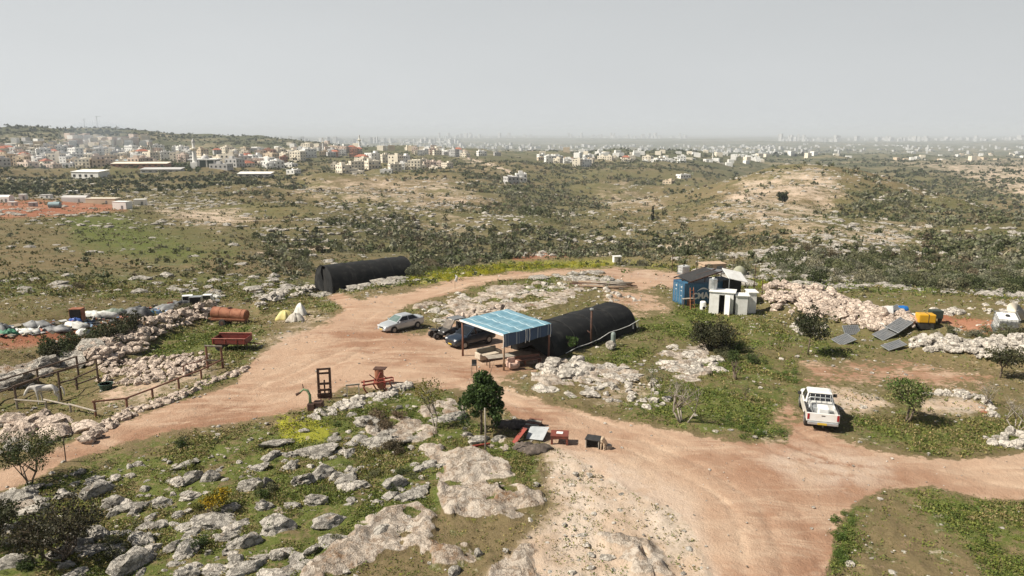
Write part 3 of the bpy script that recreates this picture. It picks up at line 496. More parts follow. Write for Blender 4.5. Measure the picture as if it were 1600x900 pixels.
# ------------------------------------------------------------------ leaves
def leaves(C, Rd, cnt, size, tint, shell=.55, flat=False):
    """C centres (n,3), Rd radii (n,3), cnt leaves per centre -> quads spread through each clump"""
    C = np.repeat(C, cnt, 0); Rr = np.repeat(Rd, cnt, 0); T = np.repeat(tint, cnt, 0); n = len(C)
    d = rng.normal(size=(n, 3)); d /= np.linalg.norm(d, axis=1)[:, None]; q = rng.uniform(0, 1, n) ** (1 / 3) * (1 - shell) + shell * rng.uniform(.8, 1.05, n)
    p = C + d * Rr * q[:, None]; u = rng.normal(size=(n, 3)); u /= np.linalg.norm(u, axis=1)[:, None]; w = np.cross(u, rng.normal(size=(n, 3))); w /= np.linalg.norm(w, axis=1)[:, None] + 1e-9
    s = (np.repeat(size, cnt) if np.ndim(size) else size) * rng.uniform(.6, 1.3, n); s = s[:, None]; u = u * s; w = w * s * .6
    V = np.stack([p - u, p + w, p + u, p - w], 1).reshape(-1, 3); F = np.arange(4 * n).reshape(n, 4); T = np.repeat(T * rng.uniform(.75, 1.25, (n, 1)), 4, 0); return V, F, T
def lf(cols, n):
    c = np.array(cols, float); return c[rng.integers(0, len(c), n)] * rng.uniform(.75, 1.25, (n, 1))
# grass: one object of blades and herb tufts
n = 430000; r = 23 * np.exp(rng.uniform(0, math.log(4.6), n)); a = rng.uniform(R(-44), R(44), n); x = r * np.sin(a); y = r * np.cos(a); z = H(x, y); mk = masks(x, y, z)
nn = fbm(x / 2.2, y / 2.2, 95, 4); k = (rng.uniform(size=n) < np.clip((mk[2] - .30) * 2.2, 0, 1) * sstep(.40, .55, nn + (mk[2] - .5) * .35) * (1 - mk[3]) * .9 + .06 * (1 - mk[0]) * (1 - mk[3])) & (mk[0] < .35)
x, y, z, r, nn, yl = x[k], y[k], z[k], r[k], nn[k], mk[5][k]; n = len(x)
tint = np.where((yl > .25)[:, None] & (rng.uniform(size=n) < .5)[:, None], lf([(.34, .33, .03), (.2, .22, .03)], n), np.where((fbm(x / 6, y / 6, 99, 3) > .52)[:, None], lf([(.125, .165, .034), (.09, .13, .028), (.16, .19, .045), (.20, .20, .06)], n), lf([(.17, .175, .05), (.24, .2, .085), (.12, .15, .038), (.29, .23, .12)], n)))
sz = .042 * (r / 40) ** .8 * rng.uniform(.7, 1.6, n); V, F, T = leaves(np.stack([x, y, z + sz * .9], 1), np.stack([sz * 3.2, sz * 3.2, sz * 1.4], 1), 5, sz, tint, .2)
o = link('grass', npmesh('grass', V, F, [FOL], tint=T)); tag(o, 'spring grass and low herbs between the rocks', 'grass', kind='stuff')
# low dark herb cushions between the rocks of the near slope
SHR = []                                          # every shrub: x, y, radius, colour class
def put_shrubs(poly, n, a, b, cols, rmin=14):
    px, py = inpoly(poly, n); x, y, z, ok = hit(px, py, rmin)
    for i in range(n): SHR.append((x[i], y[i], z[i], a + (b - a) * rng.uniform() ** 1.6, cols[int(rng.integers(len(cols)))]))
DKG, OLV, BRN, YGR, GRY = (.060, .076, .030), (.125, .128, .070), (.17, .14, .095), (.15, .16, .04), (.175, .17, .125)
put_shrubs([(0,770),(300,690),(480,650),(640,620),(700,680),(640,780),(560,850),(480,900),(0,900)], 60, .18, .55, [DKG, OLV, YGR, (.06, .09, .025)])
put_shrubs([(570,650),(640,645),(640,670),(580,672)], 7, .4, .8, [(.17, .125, .085), (.14, .105, .07)]); put_shrubs([(580,690),(620,690),(620,712),(585,712)], 3, .4, .7, [(.10, .08, .05)])
put_shrubs([(40,552),(150,535),(220,515),(225,528),(150,548),(60,562)], 34, .5, 1.5, [DKG, (.06, .06, .03)]); put_shrubs([(270,490),(330,475),(330,490),(280,500)], 14, .4, .9, [OLV, BRN])
put_shrubs([(975,618),(1050,600),(1240,600),(1250,640),(1240,685),(1190,690),(1110,665),(980,650)], 24, .12, .36, [(.10, .14, .035), (.08, .12, .03), OLV]); put_shrubs([(1100,640),(1180,655),(1230,680),(1160,685)], 16, .2, .42, [(.07, .115, .025)])
put_shrubs([(1120,545),(1180,550),(1180,570),(1120,565)], 14, .3, .8, [OLV, (.07, .1, .03)]); put_shrubs([(1200,570),(1260,590),(1260,620),(1200,620)], 12, .15, .45, [(.08, .13, .03)])
put_shrubs([(1300,810),(1330,800),(1325,880),(1295,885)], 22, .15, .35, [(.10, .15, .035)]); put_shrubs([(1480,780),(1600,800),(1600,850),(1520,840)], 14, .1, .2, [(.10, .14, .03), (.14, .17, .03)])
put_shrubs([(1370,680),(1600,660),(1600,700),(1440,708)], 18, .1, .25, [(.08, .12, .03), (.12, .14, .04)]); put_shrubs([(1450,520),(1600,510),(1600,535),(1480,535)], 26, .3, .8, [OLV, GRY, DKG])
put_shrubs([(640,438),(720,424),(800,414),(960,408),(960,417),(800,424),(700,440)], 200, .2, .6, [(.34, .33, .03), (.20, .24, .035), (.38, .35, .03)]); put_shrubs([(1180,445),(1215,450),(1200,462)], 16, .3, .7, [(.24, .25, .03)]); put_shrubs([(960,408),(1060,415),(1100,425),(1050,422)], 40, .25, .7, [(.2, .2, .04), OLV])
nnear = len(SHR)
n = 95000; e_ = .8; r = (rng.uniform(0, 1, n) * (1200 ** e_ - 95 ** e_) + 95 ** e_) ** (1 / e_); a = rng.uniform(R(-44), R(44), n); x = r * np.sin(a); y = r * np.cos(a); z = H(x, y); mk = masks(x, y, z)
cl = fbm(x / 38, y / 38, 111, 4); px, py = project(x, y, z); lf_ = pmask(px, py, [(-600,300),(330,300),(420,400),(480,450),(330,470),(0,520),(-600,560)], 40)
fold = fbm(x / 80, y / 80, 3); d = (.08 + .72 * sstep(.30, .72, mk[6] + (cl - .5) * 1.1 + (.5 - fold) * 1.5)) * (1 - .86 * lf_) * (1 - .8 * np.maximum(mk[4], mk[1] * 1.3)) * (1 - np.clip(1.6 * mk[0], 0, 1)) * (1 - (mk[5] > .3)) ; k = (rng.uniform(size=n) < d * .95) & ~((px > 480) & (px < 640) & (py > 395) & (py < 460))
x, y, z, r, cl, lfk = x[k], y[k], z[k], r[k], cl[k], lf_[k]
_cc = [(.065, .08, .034), (.085, .10, .045), OLV, (.12, .13, .07), GRY, BRN, (.16, .165, .09), (.20, .20, .15), (.10, .11, .055), (.23, .215, .15), (.17, .18, .12)]
for i in range(len(x)):
    big = .38 + 1.15 * rng.uniform() ** 2.2 * (.5 if lfk[i] > .5 else 1); SHR.append((x[i], y[i], z[i], big * (1 + r[i] / 900), _cc[int(rng.integers(len(_cc)))]))
n = 46000; e_ = .9; r = (rng.uniform(0, 1, n) * (520 ** e_ - 88 ** e_) + 88 ** e_) ** (1 / e_); a = rng.uniform(R(-44), R(44), n); x = r * np.sin(a); y = r * np.cos(a); z = H(x, y); mk = masks(x, y, z)
k = rng.uniform(size=n) < (.25 + .75 * sstep(.4, .6, fbm(x / 16, y / 16, 119, 4))) * (1 - .9 * np.maximum(mk[4], np.maximum(np.clip(1.6 * mk[0], 0, 1), mk[1]))); TUFT = (x[k], y[k], z[k], r[k])
# olive grove and tree belts on the flat ground before the town
def grove(poly, n, a, b, cols): put_shrubs(poly, n, a, b, cols, 300)
_g0 = len(SHR)
grove([(-100,278),(250,280),(420,276),(520,282),(400,296),(200,302),(-100,306)], 800, 1.3, 2.5, [(.075, .085, .055), (.06, .072, .04), (.045, .06, .028)])
grove([(245,262),(305,256),(312,276),(240,274)], 130, 2, 4, [(.06, .085, .03), (.05, .07, .028)]); grove([(560,238),(640,236),(640,262),(560,262)], 170, 2, 4, [(.05, .08, .025), DKG]); grove([(400,250),(560,245),(560,275),(400,275)], 170, 1.3, 2.6, [DKG, OLV])
grove([(0,222),(420,215),(420,232),(0,236)], 300, 2, 4, [(.06, .072, .045), (.08, .09, .05)]); grove([(650,262),(830,250),(830,275),(650,280)], 220, 1.6, 3, [DKG, OLV]); grove([(-60,203),(60,204),(130,203),(220,209),(400,216),(400,220),(230,219),(110,217),(-60,214)], 420, 2.5, 6, [(.035, .05, .026)]); grove([(1380,252),(1600,248),(1600,330),(1400,290)], 500, 1.6, 3.6, [OLV, DKG, GRY])
grove([(0,232),(420,232),(420,272),(0,272)], 330, 1.3, 2.8, [DKG, (.05, .065, .03)]); grove([(830,238),(1190,245),(1190,268),(900,270)], 260, 1.6, 3.2, [DKG, OLV]); grove([(1190,228),(1330,232),(1330,246),(1190,244)], 260, 5, 9, [(.045, .058, .04)])
n = 15000; r = np.exp(rng.uniform(math.log(1050), math.log(5200), n)); a = rng.uniform(R(-42), R(42), n); x = r * np.sin(a); y = r * np.cos(a); z = H(x, y); k = rng.uniform(size=n) < .08 + .92 * sstep(.47, .58, fbm(x / 260, y / 260, 181, 4))
for i in np.nonzero(k)[0]: SHR.append((x[i], y[i], z[i], rng.uniform(1.6, 3.6) * (r[i] / 1300) ** .5, [(.05, .065, .034), (.07, .082, .045), (.06, .075, .04)][int(rng.integers(3))]))
# individuals: the 300 that show largest
def shr_class(x, y, z):
    px, py = project(x, y, z); r = math.hypot(x, y)
    if r < 62: return 'low green herb bush on the ' + ('near rocky slope below the road' if px < 860 else 'grassy ground left of the white pickup' if px < 1260 else 'grass right of the white pickup')
    if r < 96: return 'bush ' + ('along the field edge behind the paddock' if px < 480 else 'in the yellow flowering verge behind the yard' if px < 1170 else 'between the rubble banks at the right')
    return 'wild shrub on the ' + ('green field slope left of the far black tent' if px < 480 else 'brushy hillside behind the far black tent' if px < 800 else 'valley side beyond the log pile' if px < 1050 else 'slope behind the blue container' if px < 1320 else 'slope behind the tilted white crate tank')
SHM = []
def shrub_mesh(seed, nl, ls):
    nc = 9; C = rng.normal(size=(nc, 3)) * (.42, .42, .24) + (0, 0, .52); Rd = rng.uniform(.28, .5, (nc, 1)) * np.array([[1, 1, .8]]); return leaves(C, Rd, nl // nc, ls, np.ones((nc, 3)) * rng.uniform(.75, 1.25, (nc, 1)), .4)
SHB = [shrub_mesh(i, 900, .068) for i in range(5)]
_sm = {}
order = sorted(range(len(SHR)), key=lambda i: -SHR[i][3] / math.hypot(SHR[i][0], SHR[i][1])); order = [i for i in order if abs(SHR[i][0]) < .74 * SHR[i][1]]; ind = set(order[:300])
for i in ind:
    x, y, z, rr, c = SHR[i]; v = int(rng.integers(5)); k = (v, c)
    if k not in _sm: V, F, T = SHB[v]; _sm[k] = npmesh('shrub', V, F, [FOL], tint=T * np.array(c))
    o = link('shrub', _sm[k]); o.location = (x, y, z - .05); o.scale = (rr, rr, rr * rng.uniform(.8, 1.1)); o.rotation_euler = (0, 0, rng.uniform(0, 6.28)); lab = shr_class(x, y, z); tag(o, lab, 'shrub', lab.split(' on the ')[-1] + ' shrubs')
S = np.array([s[:4] for i, s in enumerate(SHR) if i not in ind]); Tn = np.array([s[4] for i, s in enumerate(SHR) if i not in ind]); rS = np.hypot(S[:, 0], S[:, 1])
def shrub_stuff(name, sel, cnt, label, cat, ls):
    s = S[sel]; nc = 3; C = np.repeat(s[:, :3], nc, 0); q = np.repeat(s[:, 3], nc); C = C + rng.normal(size=C.shape) * q[:, None] * (.38, .38, .12); C[:, 2] += q * .45
    Tt = np.repeat(Tn[sel], nc, 0) * rng.uniform(.75, 1.25, (len(C), 1)); V, F, T = leaves(C, q[:, None] * np.array([[.55, .55, .5]]), max(1, cnt // nc), q * ls, Tt, .4)
    o = link(name, npmesh(name, V, F, [FOL], tint=T)); tag(o, label, cat, kind='stuff')
shrub_stuff('undergrowth', rS < 110, 240, 'low herbs and small bushes around the yard', 'undergrowth', .085); shrub_stuff('scrub', (rS >= 110) & (rS < 330), 33, 'mediterranean scrub over the nearer hillsides', 'scrub', .32)
shrub_stuff('scrub', (rS >= 330) & (rS < 560), 18, 'mediterranean scrub over the middle hillsides', 'scrub', .42); shrub_stuff('woodland', rS >= 560, 15, 'far olive groves and tree belts around the town', 'wood', .5)
tx, ty, tz, tr = TUFT; n = len(tx); q = (.14 + .38 * rng.uniform(size=n) ** 2) * (1 + tr / 700); V, F, T = leaves(np.stack([tx, ty, tz + q * .3], 1), np.stack([q * 1.3, q * 1.3, q * .6], 1), 7, q * .5, lf([(.10, .105, .045), (.065, .075, .03), (.15, .135, .07), (.085, .11, .03), (.19, .165, .10)], n), .3)
o = link('undergrowth', npmesh('undergrowth', V, F, [FOL], tint=T)); tag(o, 'low herbs and thorn cushions over the open hillsides', 'undergrowth', kind='stuff')
# rocks on the hillsides
n = 30000; r = 92 * np.exp(rng.uniform(0, math.log(8), n)); a = rng.uniform(R(-44), R(44), n); x = r * np.sin(a); y = r * np.cos(a); z = H(x, y); mk = masks(x, y, z)
px, py = project(x, y, z); lk = pmask(px, py, [(-600,330),(220,330),(330,370),(470,420),(480,450),(330,480),(0,530),(-600,560)], 40); k = rng.uniform(size=n) < (.05 + .85 * sstep(.52, .62, fbm(x / 30, y / 30, 131, 4) + .12 * (mk[1] > .2) + .35 * (fbm(x / 80, y / 80, 3) - .5))) * (1 - .82 * lk) * (1 - np.clip(1.6 * mk[0], 0, 1)) * (1 - .9 * (mk[5] > .2)); x, y, z, r = x[k], y[k], z[k], r[k]
L = [(x[i], y[i], z[i], q, q * rng.uniform(.35, .8), rng.uniform(0, 6)) for i, q in enumerate((.25 + 1.0 * rng.uniform(size=len(x)) ** 3) * (1 + r / 700))]
merge_rocks('hillside_rocks', L, ROCK_G, TINYV, 'grey limestone rocks strewn over the hillsides')
# ------------------------------------------------------------------ site materials
BLACKCLOTH = mat('black_shade_cloth', (.009, .0095, .010), (.040, .038, .035), 1.1, .75, spec=.3, lo=.45, hi=.82, bump=.5); DARK = mat('dark_interior', (.012, .011, .010), None, 2, .9)  # DARK: near-black standing in for the shade inside openings
RUST = mat('rusty_steel', (.235, .085, .045), (.34, .15, .085), 2.2, .8, .2, bump=.2); RUSTD = mat('dark_rusty_steel', (.065, .035, .026), (.12, .06, .04), 3, .75, .3); REDP = mat('faded_red_paint', (.19, .028, .019), (.12, .03, .022), 2.5, .6); REDB = mat('bright_red_paint', (.27, .042, .026), (.17, .045, .03), 4, .6)
WOOD = mat('weathered_wood', (.33, .235, .16), (.22, .15, .10), 4, .85); WOODR = mat('reddish_wood', (.21, .095, .06), (.14, .065, .045), 4, .8); WOODD = mat('dark_wood', (.085, .055, .04), (.14, .095, .065), 4, .85); WOODG = mat('grey_wood', (.34, .30, .25), (.22, .19, .155), 3, .9)
WHITE = mat('white_paint', (.78, .78, .76), (.66, .65, .62), 1.5, .55); CREAM = mat('cream_paint', (.62, .56, .46), None, 2, .7); STEEL = mat('galvanised_steel', (.52, .54, .55), (.40, .42, .43), 3, .4, .6); GREYM = mat('grey_metal', (.22, .23, .24), (.15, .155, .16), 3, .55, .3)
TYRE = mat('tyre_rubber', (.018, .018, .019), (.05, .042, .036), 5, .85); RIM = mat('alloy_rim', (.36, .37, .38), None, 5, .4, .7); GLASSM = mat('tinted_glass', (.012, .015, .018), (.02, .022, .025), 1, .08, 0, spec=.6); GLASSL = mat('windscreen_glass', (.10, .15, .14), (.16, .21, .20), 1, .12, 0, spec=.6)
SILVER = mat('silver_car_paint', (.50, .53, .55), (.45, .47, .49), 1.5, .32, .35, coat=.4); NAVY = mat('dark_blue_car_paint', (.018, .030, .050), (.035, .045, .06), 1.5, .28, .2, coat=.6); CARW = mat('white_car_paint', (.74, .74, .72), (.66, .64, .60), 1.3, .35, 0, coat=.4)
BLACKP = mat('black_plastic', (.022, .022, .022), (.045, .042, .04), 4, .6); LAMPG = mat('headlamp_glass', (.62, .65, .68), None, 3, .15); LAMPR = mat('red_lamp_glass', (.30, .02, .025), None, 3, .2); PLATEY = mat('yellow_number_plate', (.62, .43, .05), None, 5, .5)
def steps(p, n): return [p] * n
# ------------------------------------------------------------------ tunnel tents
def tunnel(label, a, b, width, h, door, extra=None):
    """a, b: ground ends of the axis"""
    L = (b - a).length; yaw = ang(a, b); t = thing('tunnel_tent', label, 'tunnel tent', a, yaw, None); t.location.z = min(a.z, b.z) - .1
    n = 22; m = 20; V = []; F = []
    def arch(k, x):
        th = math.pi * k / n; c, s = math.cos(th), math.sin(th)
        return Vector((x, width / 2 * math.copysign(abs(c) ** .82, c), h * max(0, s) ** .72))
    for i in range(m + 1):
        x = L * i / m; sag = .07 * abs(math.sin(math.pi * i / m * 5))
        for k in range(n + 1):
            p = arch(k, x); w = mnoise.noise(Vector((x * .8, k * .5, 3))) * .10 + mnoise.noise(Vector((x * 2.6, k * .35, 9))) * .05; V.append(p * (1 - .018 * sag * 6 * (p.z / h)) + Vector((0, w, w * .8)) + Vector((0, 0, 0)))
    for i in range(m):
        for k in range(n): F.append((i * (n + 1) + k, i * (n + 1) + k + 1, (i + 1) * (n + 1) + k + 1, (i + 1) * (n + 1) + k))
    mb = MB(); mb.add(V, F); mb.build('cover', BLACKCLOTH, t, True)
    mb = MB(); R_ = [arch(k, L - .03) for k in range(n + 1)]; mb.add(R_ + [Vector((L + .12, 0, h * .45))], [(k, k + 1, n + 1) for k in range(n)] + [(n, 0, n + 1)]); mb.build('end_panel', BLACKCLOTH, t, True)
    fr = [arch(k, .04) for k in range(n + 1)]; mb = MB()
    if door:                                          # front curtain drawn apart around a dark sheet standing in for the shaded opening
        y0, y1 = door
        lft = [p for p in fr if p.y >= y1]; rgt = [p for p in fr if p.y <= y0]
        for q, yy, nm in ((lft, y1, 'curtain'), (rgt, y0, 'curtain')):
            c = MB(); top = max(p.z for p in q); poly = [Vector((p.x - .22 * (1 - p.z / h), p.y, p.z)) for p in q]; edge = [Vector((-.05 - .15 * math.sin(j * 1.3), yy + .12 * math.sin(j * 2.1), top * (1 - j / 5))) for j in range(6)]
            pts = poly + (edge if q is lft else edge[::-1]); ctr = sum(pts, Vector()) / len(pts); ctr.x -= .12
            c.add(pts + [ctr], [(j, (j + 1) % len(pts), len(pts)) for j in range(len(pts))]); c.build(nm, BLACKCLOTH, t)
        c = MB(); zt = h * .86; c.slab((.10, y0, .1), (.10, y1, .1), (.10, y1, zt), (.10, y0, zt), .03); c.build('door_shade_panel', DARK, t)
    else: mb.add(fr + [Vector((-.1, 0, h * .4))], [(k, k + 1, n + 1) for k in range(n)]); mb.build('front_panel', BLACKCLOTH, t)
    for i in range(5):
        mb = MB(); mb.tube([arch(k, L * i / 4 + (.02 if i == 0 else -.02 if i == 4 else 0)) * 1.0 for k in range(0, n + 1)], .045, 6); mb.build('hoop', BLACKCLOTH, t, True)
    return t, arch, L
a = P(507, 457.5); b = a + Vector((math.cos(R(38)), math.sin(R(38)), 0)) * 12.0; b.z = a.z; 
TT, _ar, _L = tunnel('long black tunnel tent with open front curtain at the far edge of the yard', a, b, 5.8, 3.75, (-.75, .35))
c = MB(); c.tube([(.2, -2.95, .05), (_L, -2.9, .08)], .06, 6); c.build('ground_rope', WOODG, TT)
a = P(850, 546); b = P(962, 512)
NT_, _ar, _L = tunnel('near black tunnel with a rusty stove pipe joined to the blue roofed shelter', a - (b - a).normalized() * 1.5, b - (b - a).normalized() * .2, 4.7, 2.5, None)
p = P(921, 540); pl = NT_.matrix_basis.inverted() @ p; hp = hgt(p, 477)
c = MB(); c.tube([(pl.x, pl.y - .15, .05), (pl.x, pl.y - .15, hp)], .085, 10); c.tube([(pl.x, pl.y - .15, hp * .42), (pl.x, pl.y + .7, hp * .5)], .07, 8); sp_ = c.build('stove_pipe', RUSTD, NT_, True); c = MB(); c.tube([(pl.x, pl.y - .15, hp), (pl.x, pl.y - .15, hp + .10), (pl.x, pl.y - .15, hp + .16)], [.17, .17, .04], 10); c.build('cowl', STEEL, sp_)
c = MB(); c.tube([(1.2, -2.55, .55)] + [(1.2 + _L * .13 * i, -2.52 - .05 * (i % 2), .55 + .10 * math.sin(i * 1.9) + .1 * i) for i in range(1, 8)], .025, 6); c.build('white_rope', WHITE, NT_)
for i, s in enumerate((.93, .985)):
    c = MB(); c.tube([(_L * s + .1 * math.cos(k * .628), -2.56 - .05 * i, .9 + .26 * math.sin(k * .628)) for k in range(11)], .03, 6); c.build('hose_coil', GREYM, NT_)
# ------------------------------------------------------------------ shelter with the blue striped sheet
A = P(723, 556); Bp = P(787, 579); Cc = P(857, 562); D = A + Cc - Bp; D.z = H(D.x, D.y); hh = 2.82
S = thing('shelter', 'open timber shelter roofed with a light blue striped tarpaulin', 'shelter', (Bp.x, Bp.y, Bp.z)); S0 = Vector(Bp)
loc = {k: v - S0 for k, v in (('a', A), ('b', Bp), ('c', Cc), ('d', D))}; top = {k: Vector((v.x, v.y, hh + (.12 if k in 'd' else 0))) for k, v in loc.items()}
for k, v in loc.items():
    c = MB(); c.tube([(v.x, v.y, v.z - .2), (v.x + .03, v.y, 1.4), (v.x, v.y, hh - .06)], [.085, .075, .07], 8); c.build('post', WOOD if k == 'b' else WOODR, S, True)
for k1, k2 in ('ab', 'bc', 'cd', 'da'):
    c = MB(); c.bar(top[k1] - Vector((0, 0, .09)), top[k2] - Vector((0, 0, .09)), .09, .12); c.build('beam', WOODD, S)
for i in range(1, 6):
    u = i / 6; c = MB(); c.bar(top['a'].lerp(top['b'], u) - Vector((0, 0, .03)), top['d'].lerp(top['c'], u) - Vector((0, 0, .03)), .06, .07); c.build('rafter', WOODR, S)
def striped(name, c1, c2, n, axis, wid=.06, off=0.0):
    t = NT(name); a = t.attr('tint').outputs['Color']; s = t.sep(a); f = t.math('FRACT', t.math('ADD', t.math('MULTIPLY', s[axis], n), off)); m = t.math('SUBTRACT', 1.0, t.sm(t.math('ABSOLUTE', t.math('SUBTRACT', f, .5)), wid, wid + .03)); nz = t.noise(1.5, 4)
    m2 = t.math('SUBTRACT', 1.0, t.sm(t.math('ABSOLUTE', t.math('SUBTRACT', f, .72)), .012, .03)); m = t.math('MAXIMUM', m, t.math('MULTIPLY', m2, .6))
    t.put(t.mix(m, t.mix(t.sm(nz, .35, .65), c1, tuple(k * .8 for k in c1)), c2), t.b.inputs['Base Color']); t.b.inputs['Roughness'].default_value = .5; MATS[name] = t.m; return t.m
ROOFM = striped('blue_striped_tarpaulin', (.15, .30, .385), (.44, .56, .60), 4, 0, .035); VALM = striped('shaded_blue_striped_tarpaulin', (.014, .045, .115), (.20, .24, .28), 4.5, 0, .025, .35)  # hanging sheet gets a darker blue with its shade put into the colour
ex = 1.06; ctr = sum(top.values(), Vector()) / 4; tp = {k: ctr + (v - ctr) * ex for k, v in top.items()}; V, F, T = [], [], []; n = 24
for j in range(n + 1):
    for i in range(n + 1):
        u, v = i / n, j / n; q = tp['a'].lerp(tp['b'], u).lerp(tp['d'].lerp(tp['c'], u), v); q.z += .08 - .11 * abs(math.sin(u * math.pi * 6)) * math.sin(v * math.pi) * .6 + .05 * mnoise.noise(Vector((u * 5, v * 5, 0))) - (.06 if i in (0, n) or j in (0, n) else 0)
        V.append(q); T.append((v + .02 * mnoise.noise(Vector((u * 6, v * 3, 7))), u, 0))
for j in range(n):
    for i in range(n): F.append((j * (n + 1) + i, j * (n + 1) + i + 1, (j + 1) * (n + 1) + i + 1, (j + 1) * (n + 1) + i))
me = npmesh('roof_sheet', V, F, [ROOFM], tint=T, smooth=True); link('roof_sheet', me, S)
V, F, T = [], [], []
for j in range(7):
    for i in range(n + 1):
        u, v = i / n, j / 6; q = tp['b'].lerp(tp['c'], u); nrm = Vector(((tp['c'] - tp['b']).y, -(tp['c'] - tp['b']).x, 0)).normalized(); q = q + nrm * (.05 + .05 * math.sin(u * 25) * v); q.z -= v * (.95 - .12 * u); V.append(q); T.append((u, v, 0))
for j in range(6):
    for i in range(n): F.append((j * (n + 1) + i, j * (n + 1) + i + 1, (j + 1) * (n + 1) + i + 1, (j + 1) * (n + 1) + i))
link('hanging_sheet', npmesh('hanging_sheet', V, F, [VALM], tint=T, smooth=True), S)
c = MB(); c.slab(tp['a'] + Vector((0, 0, .06)), tp['b'] + Vector((0, 0, .06)), tp['b'] + Vector((0, 0, -.10)), tp['a'] + Vector((0, 0, -.08)), .03); c.build('sheet_edge', WHITE, S)
for u in (.0, .45, .53, .98):
    q = tp['b'].lerp(tp['c'], u); c = MB(); c.tube([q + Vector((0, -.08, .02)), q + Vector((.02, -.11, -.5)), q + Vector((-.03, -.1, -1.0))], .022, 5); c.build('tie_strap', WHITE, S)
# ------------------------------------------------------------------ vehicles (local +x forward)
def wheel(root, x, y, r, w, rimm=None, hub=.62):
    c = MB(); s = 1 if y > 0 else -1; c.tube([(x, y - w / 2, r), (x, y - w / 2 + .03, r), (x, y + w / 2 - .03, r), (x, y + w / 2, r)], [r * .9, r, r, r * .9], 20); wh = c.build('wheel', TYRE, root, False)
    c = MB(); c.tube([(x, y + s * (w / 2 - .01), r), (x, y + s * (w / 2 + .015), r)], [r * hub, r * hub * .9], 14); c.build('rim', rimm or RIM, wh); return wh
def arch_(root, x, y, r):
    c = MB(); s = 1 if y > 0 else -1; c.tube([(x, y - s * .12, r * .98), (x, y, r * .98)], r * 1.16, 18); c.build('arch_shade_disc', BLACKP, root)  # black disc around the wheel stands in for the shaded wheel well
def body(root, st, m, bev=.03):
    rings = []
    for x, zb, zs, hw in st:
        h = [(hw * .80, zb), (hw, zb + (zs - zb) * .22), (hw * 1.0, zb + (zs - zb) * .62), (hw * .955, zs - .05), (hw * .80, zs + .015), (hw * .35, zs + .035)]
        rings.append([Vector((x, -y, z)) for y, z in h] + [Vector((x, y, z)) for y, z in h[::-1]])
    c = MB(); c.loft(rings); o = c.build('body', m, root, True); e = o.modifiers.new('edge', 'EDGE_SPLIT'); e.split_angle = R(38); return o
def patch(q, u0, u1, v0, v1, off=.008):
    a, b, c_, d = q; f = lambda u, v: a.lerp(b, u).lerp(d.lerp(c_, u), v); n = (b - a).cross(d - a).normalized(); P4 = [f(u0, v0), f(u1, v0), f(u1, v1), f(u0, v1)]; mid = sum((a, b, c_, d), Vector()) / 4
    if n.dot(mid - Vector((mid.x * .9, 0, .7))) < 0: n = -n
    return [p + n * off for p in P4], [p - n * .01 for p in P4]
def pane(root, name, q, u0, u1, v0, v1, m):
    A4, B4 = patch(q, u0, u1, v0, v1); c = MB(); c.add(A4 + B4, [(0, 1, 2, 3), (7, 6, 5, 4), (0, 4, 5, 1), (1, 5, 6, 2), (2, 6, 7, 3), (3, 7, 4, 0)]); return c.build(name, m, root)
def cabin(root, xr, xf, rr, rf, zb, zt, wb, wt, m, nside=2, gl=GLASSM, ws=None, rear=True):
    b = [Vector((xr, -wb, zb)), Vector((xf, -wb, zb)), Vector((xf, wb, zb)), Vector((xr, wb, zb))]; t = [Vector((rr, -wt, zt)), Vector((rf, -wt, zt)), Vector((rf, wt, zt)), Vector((rr, wt, zt))]
    mid = [v + Vector((0, 0, .045)) for v in (t[0].lerp(t[2], .12), t[1].lerp(t[3], .12), t[2].lerp(t[0], .12), t[3].lerp(t[1], .12))]
    c = MB(); c.loft([b, t, mid]); o = c.build('cabin', m, root); bv = o.modifiers.new('bevel', 'BEVEL'); bv.width = .05; bv.segments = 2; bv.limit_method = 'ANGLE'
    pane(root, 'windscreen', (b[1], b[2], t[2], t[1]), .06, .94, .08, .93, ws or gl)
    if rear: pane(root, 'rear_window', (b[3], b[0], t[0], t[3]), .1, .9, .2, .9, gl)
    for q in ((b[0], b[1], t[1], t[0]), (b[2], b[3], t[3], t[2])):
        fl = q[0].x < q[1].x
        for i in range(nside):
            u0 = .06 + i * .88 / nside + .02; u1 = .06 + (i + 1) * .88 / nside - .02; pane(root, 'side_window', q, u0, u1, .12, .9, gl)
    return o
def bx(root, name, c0, d, m, bev=.015, rz=0): c = MB(); c.box(c0, d, rz); return c.build(name, m, root, bevel=bev)
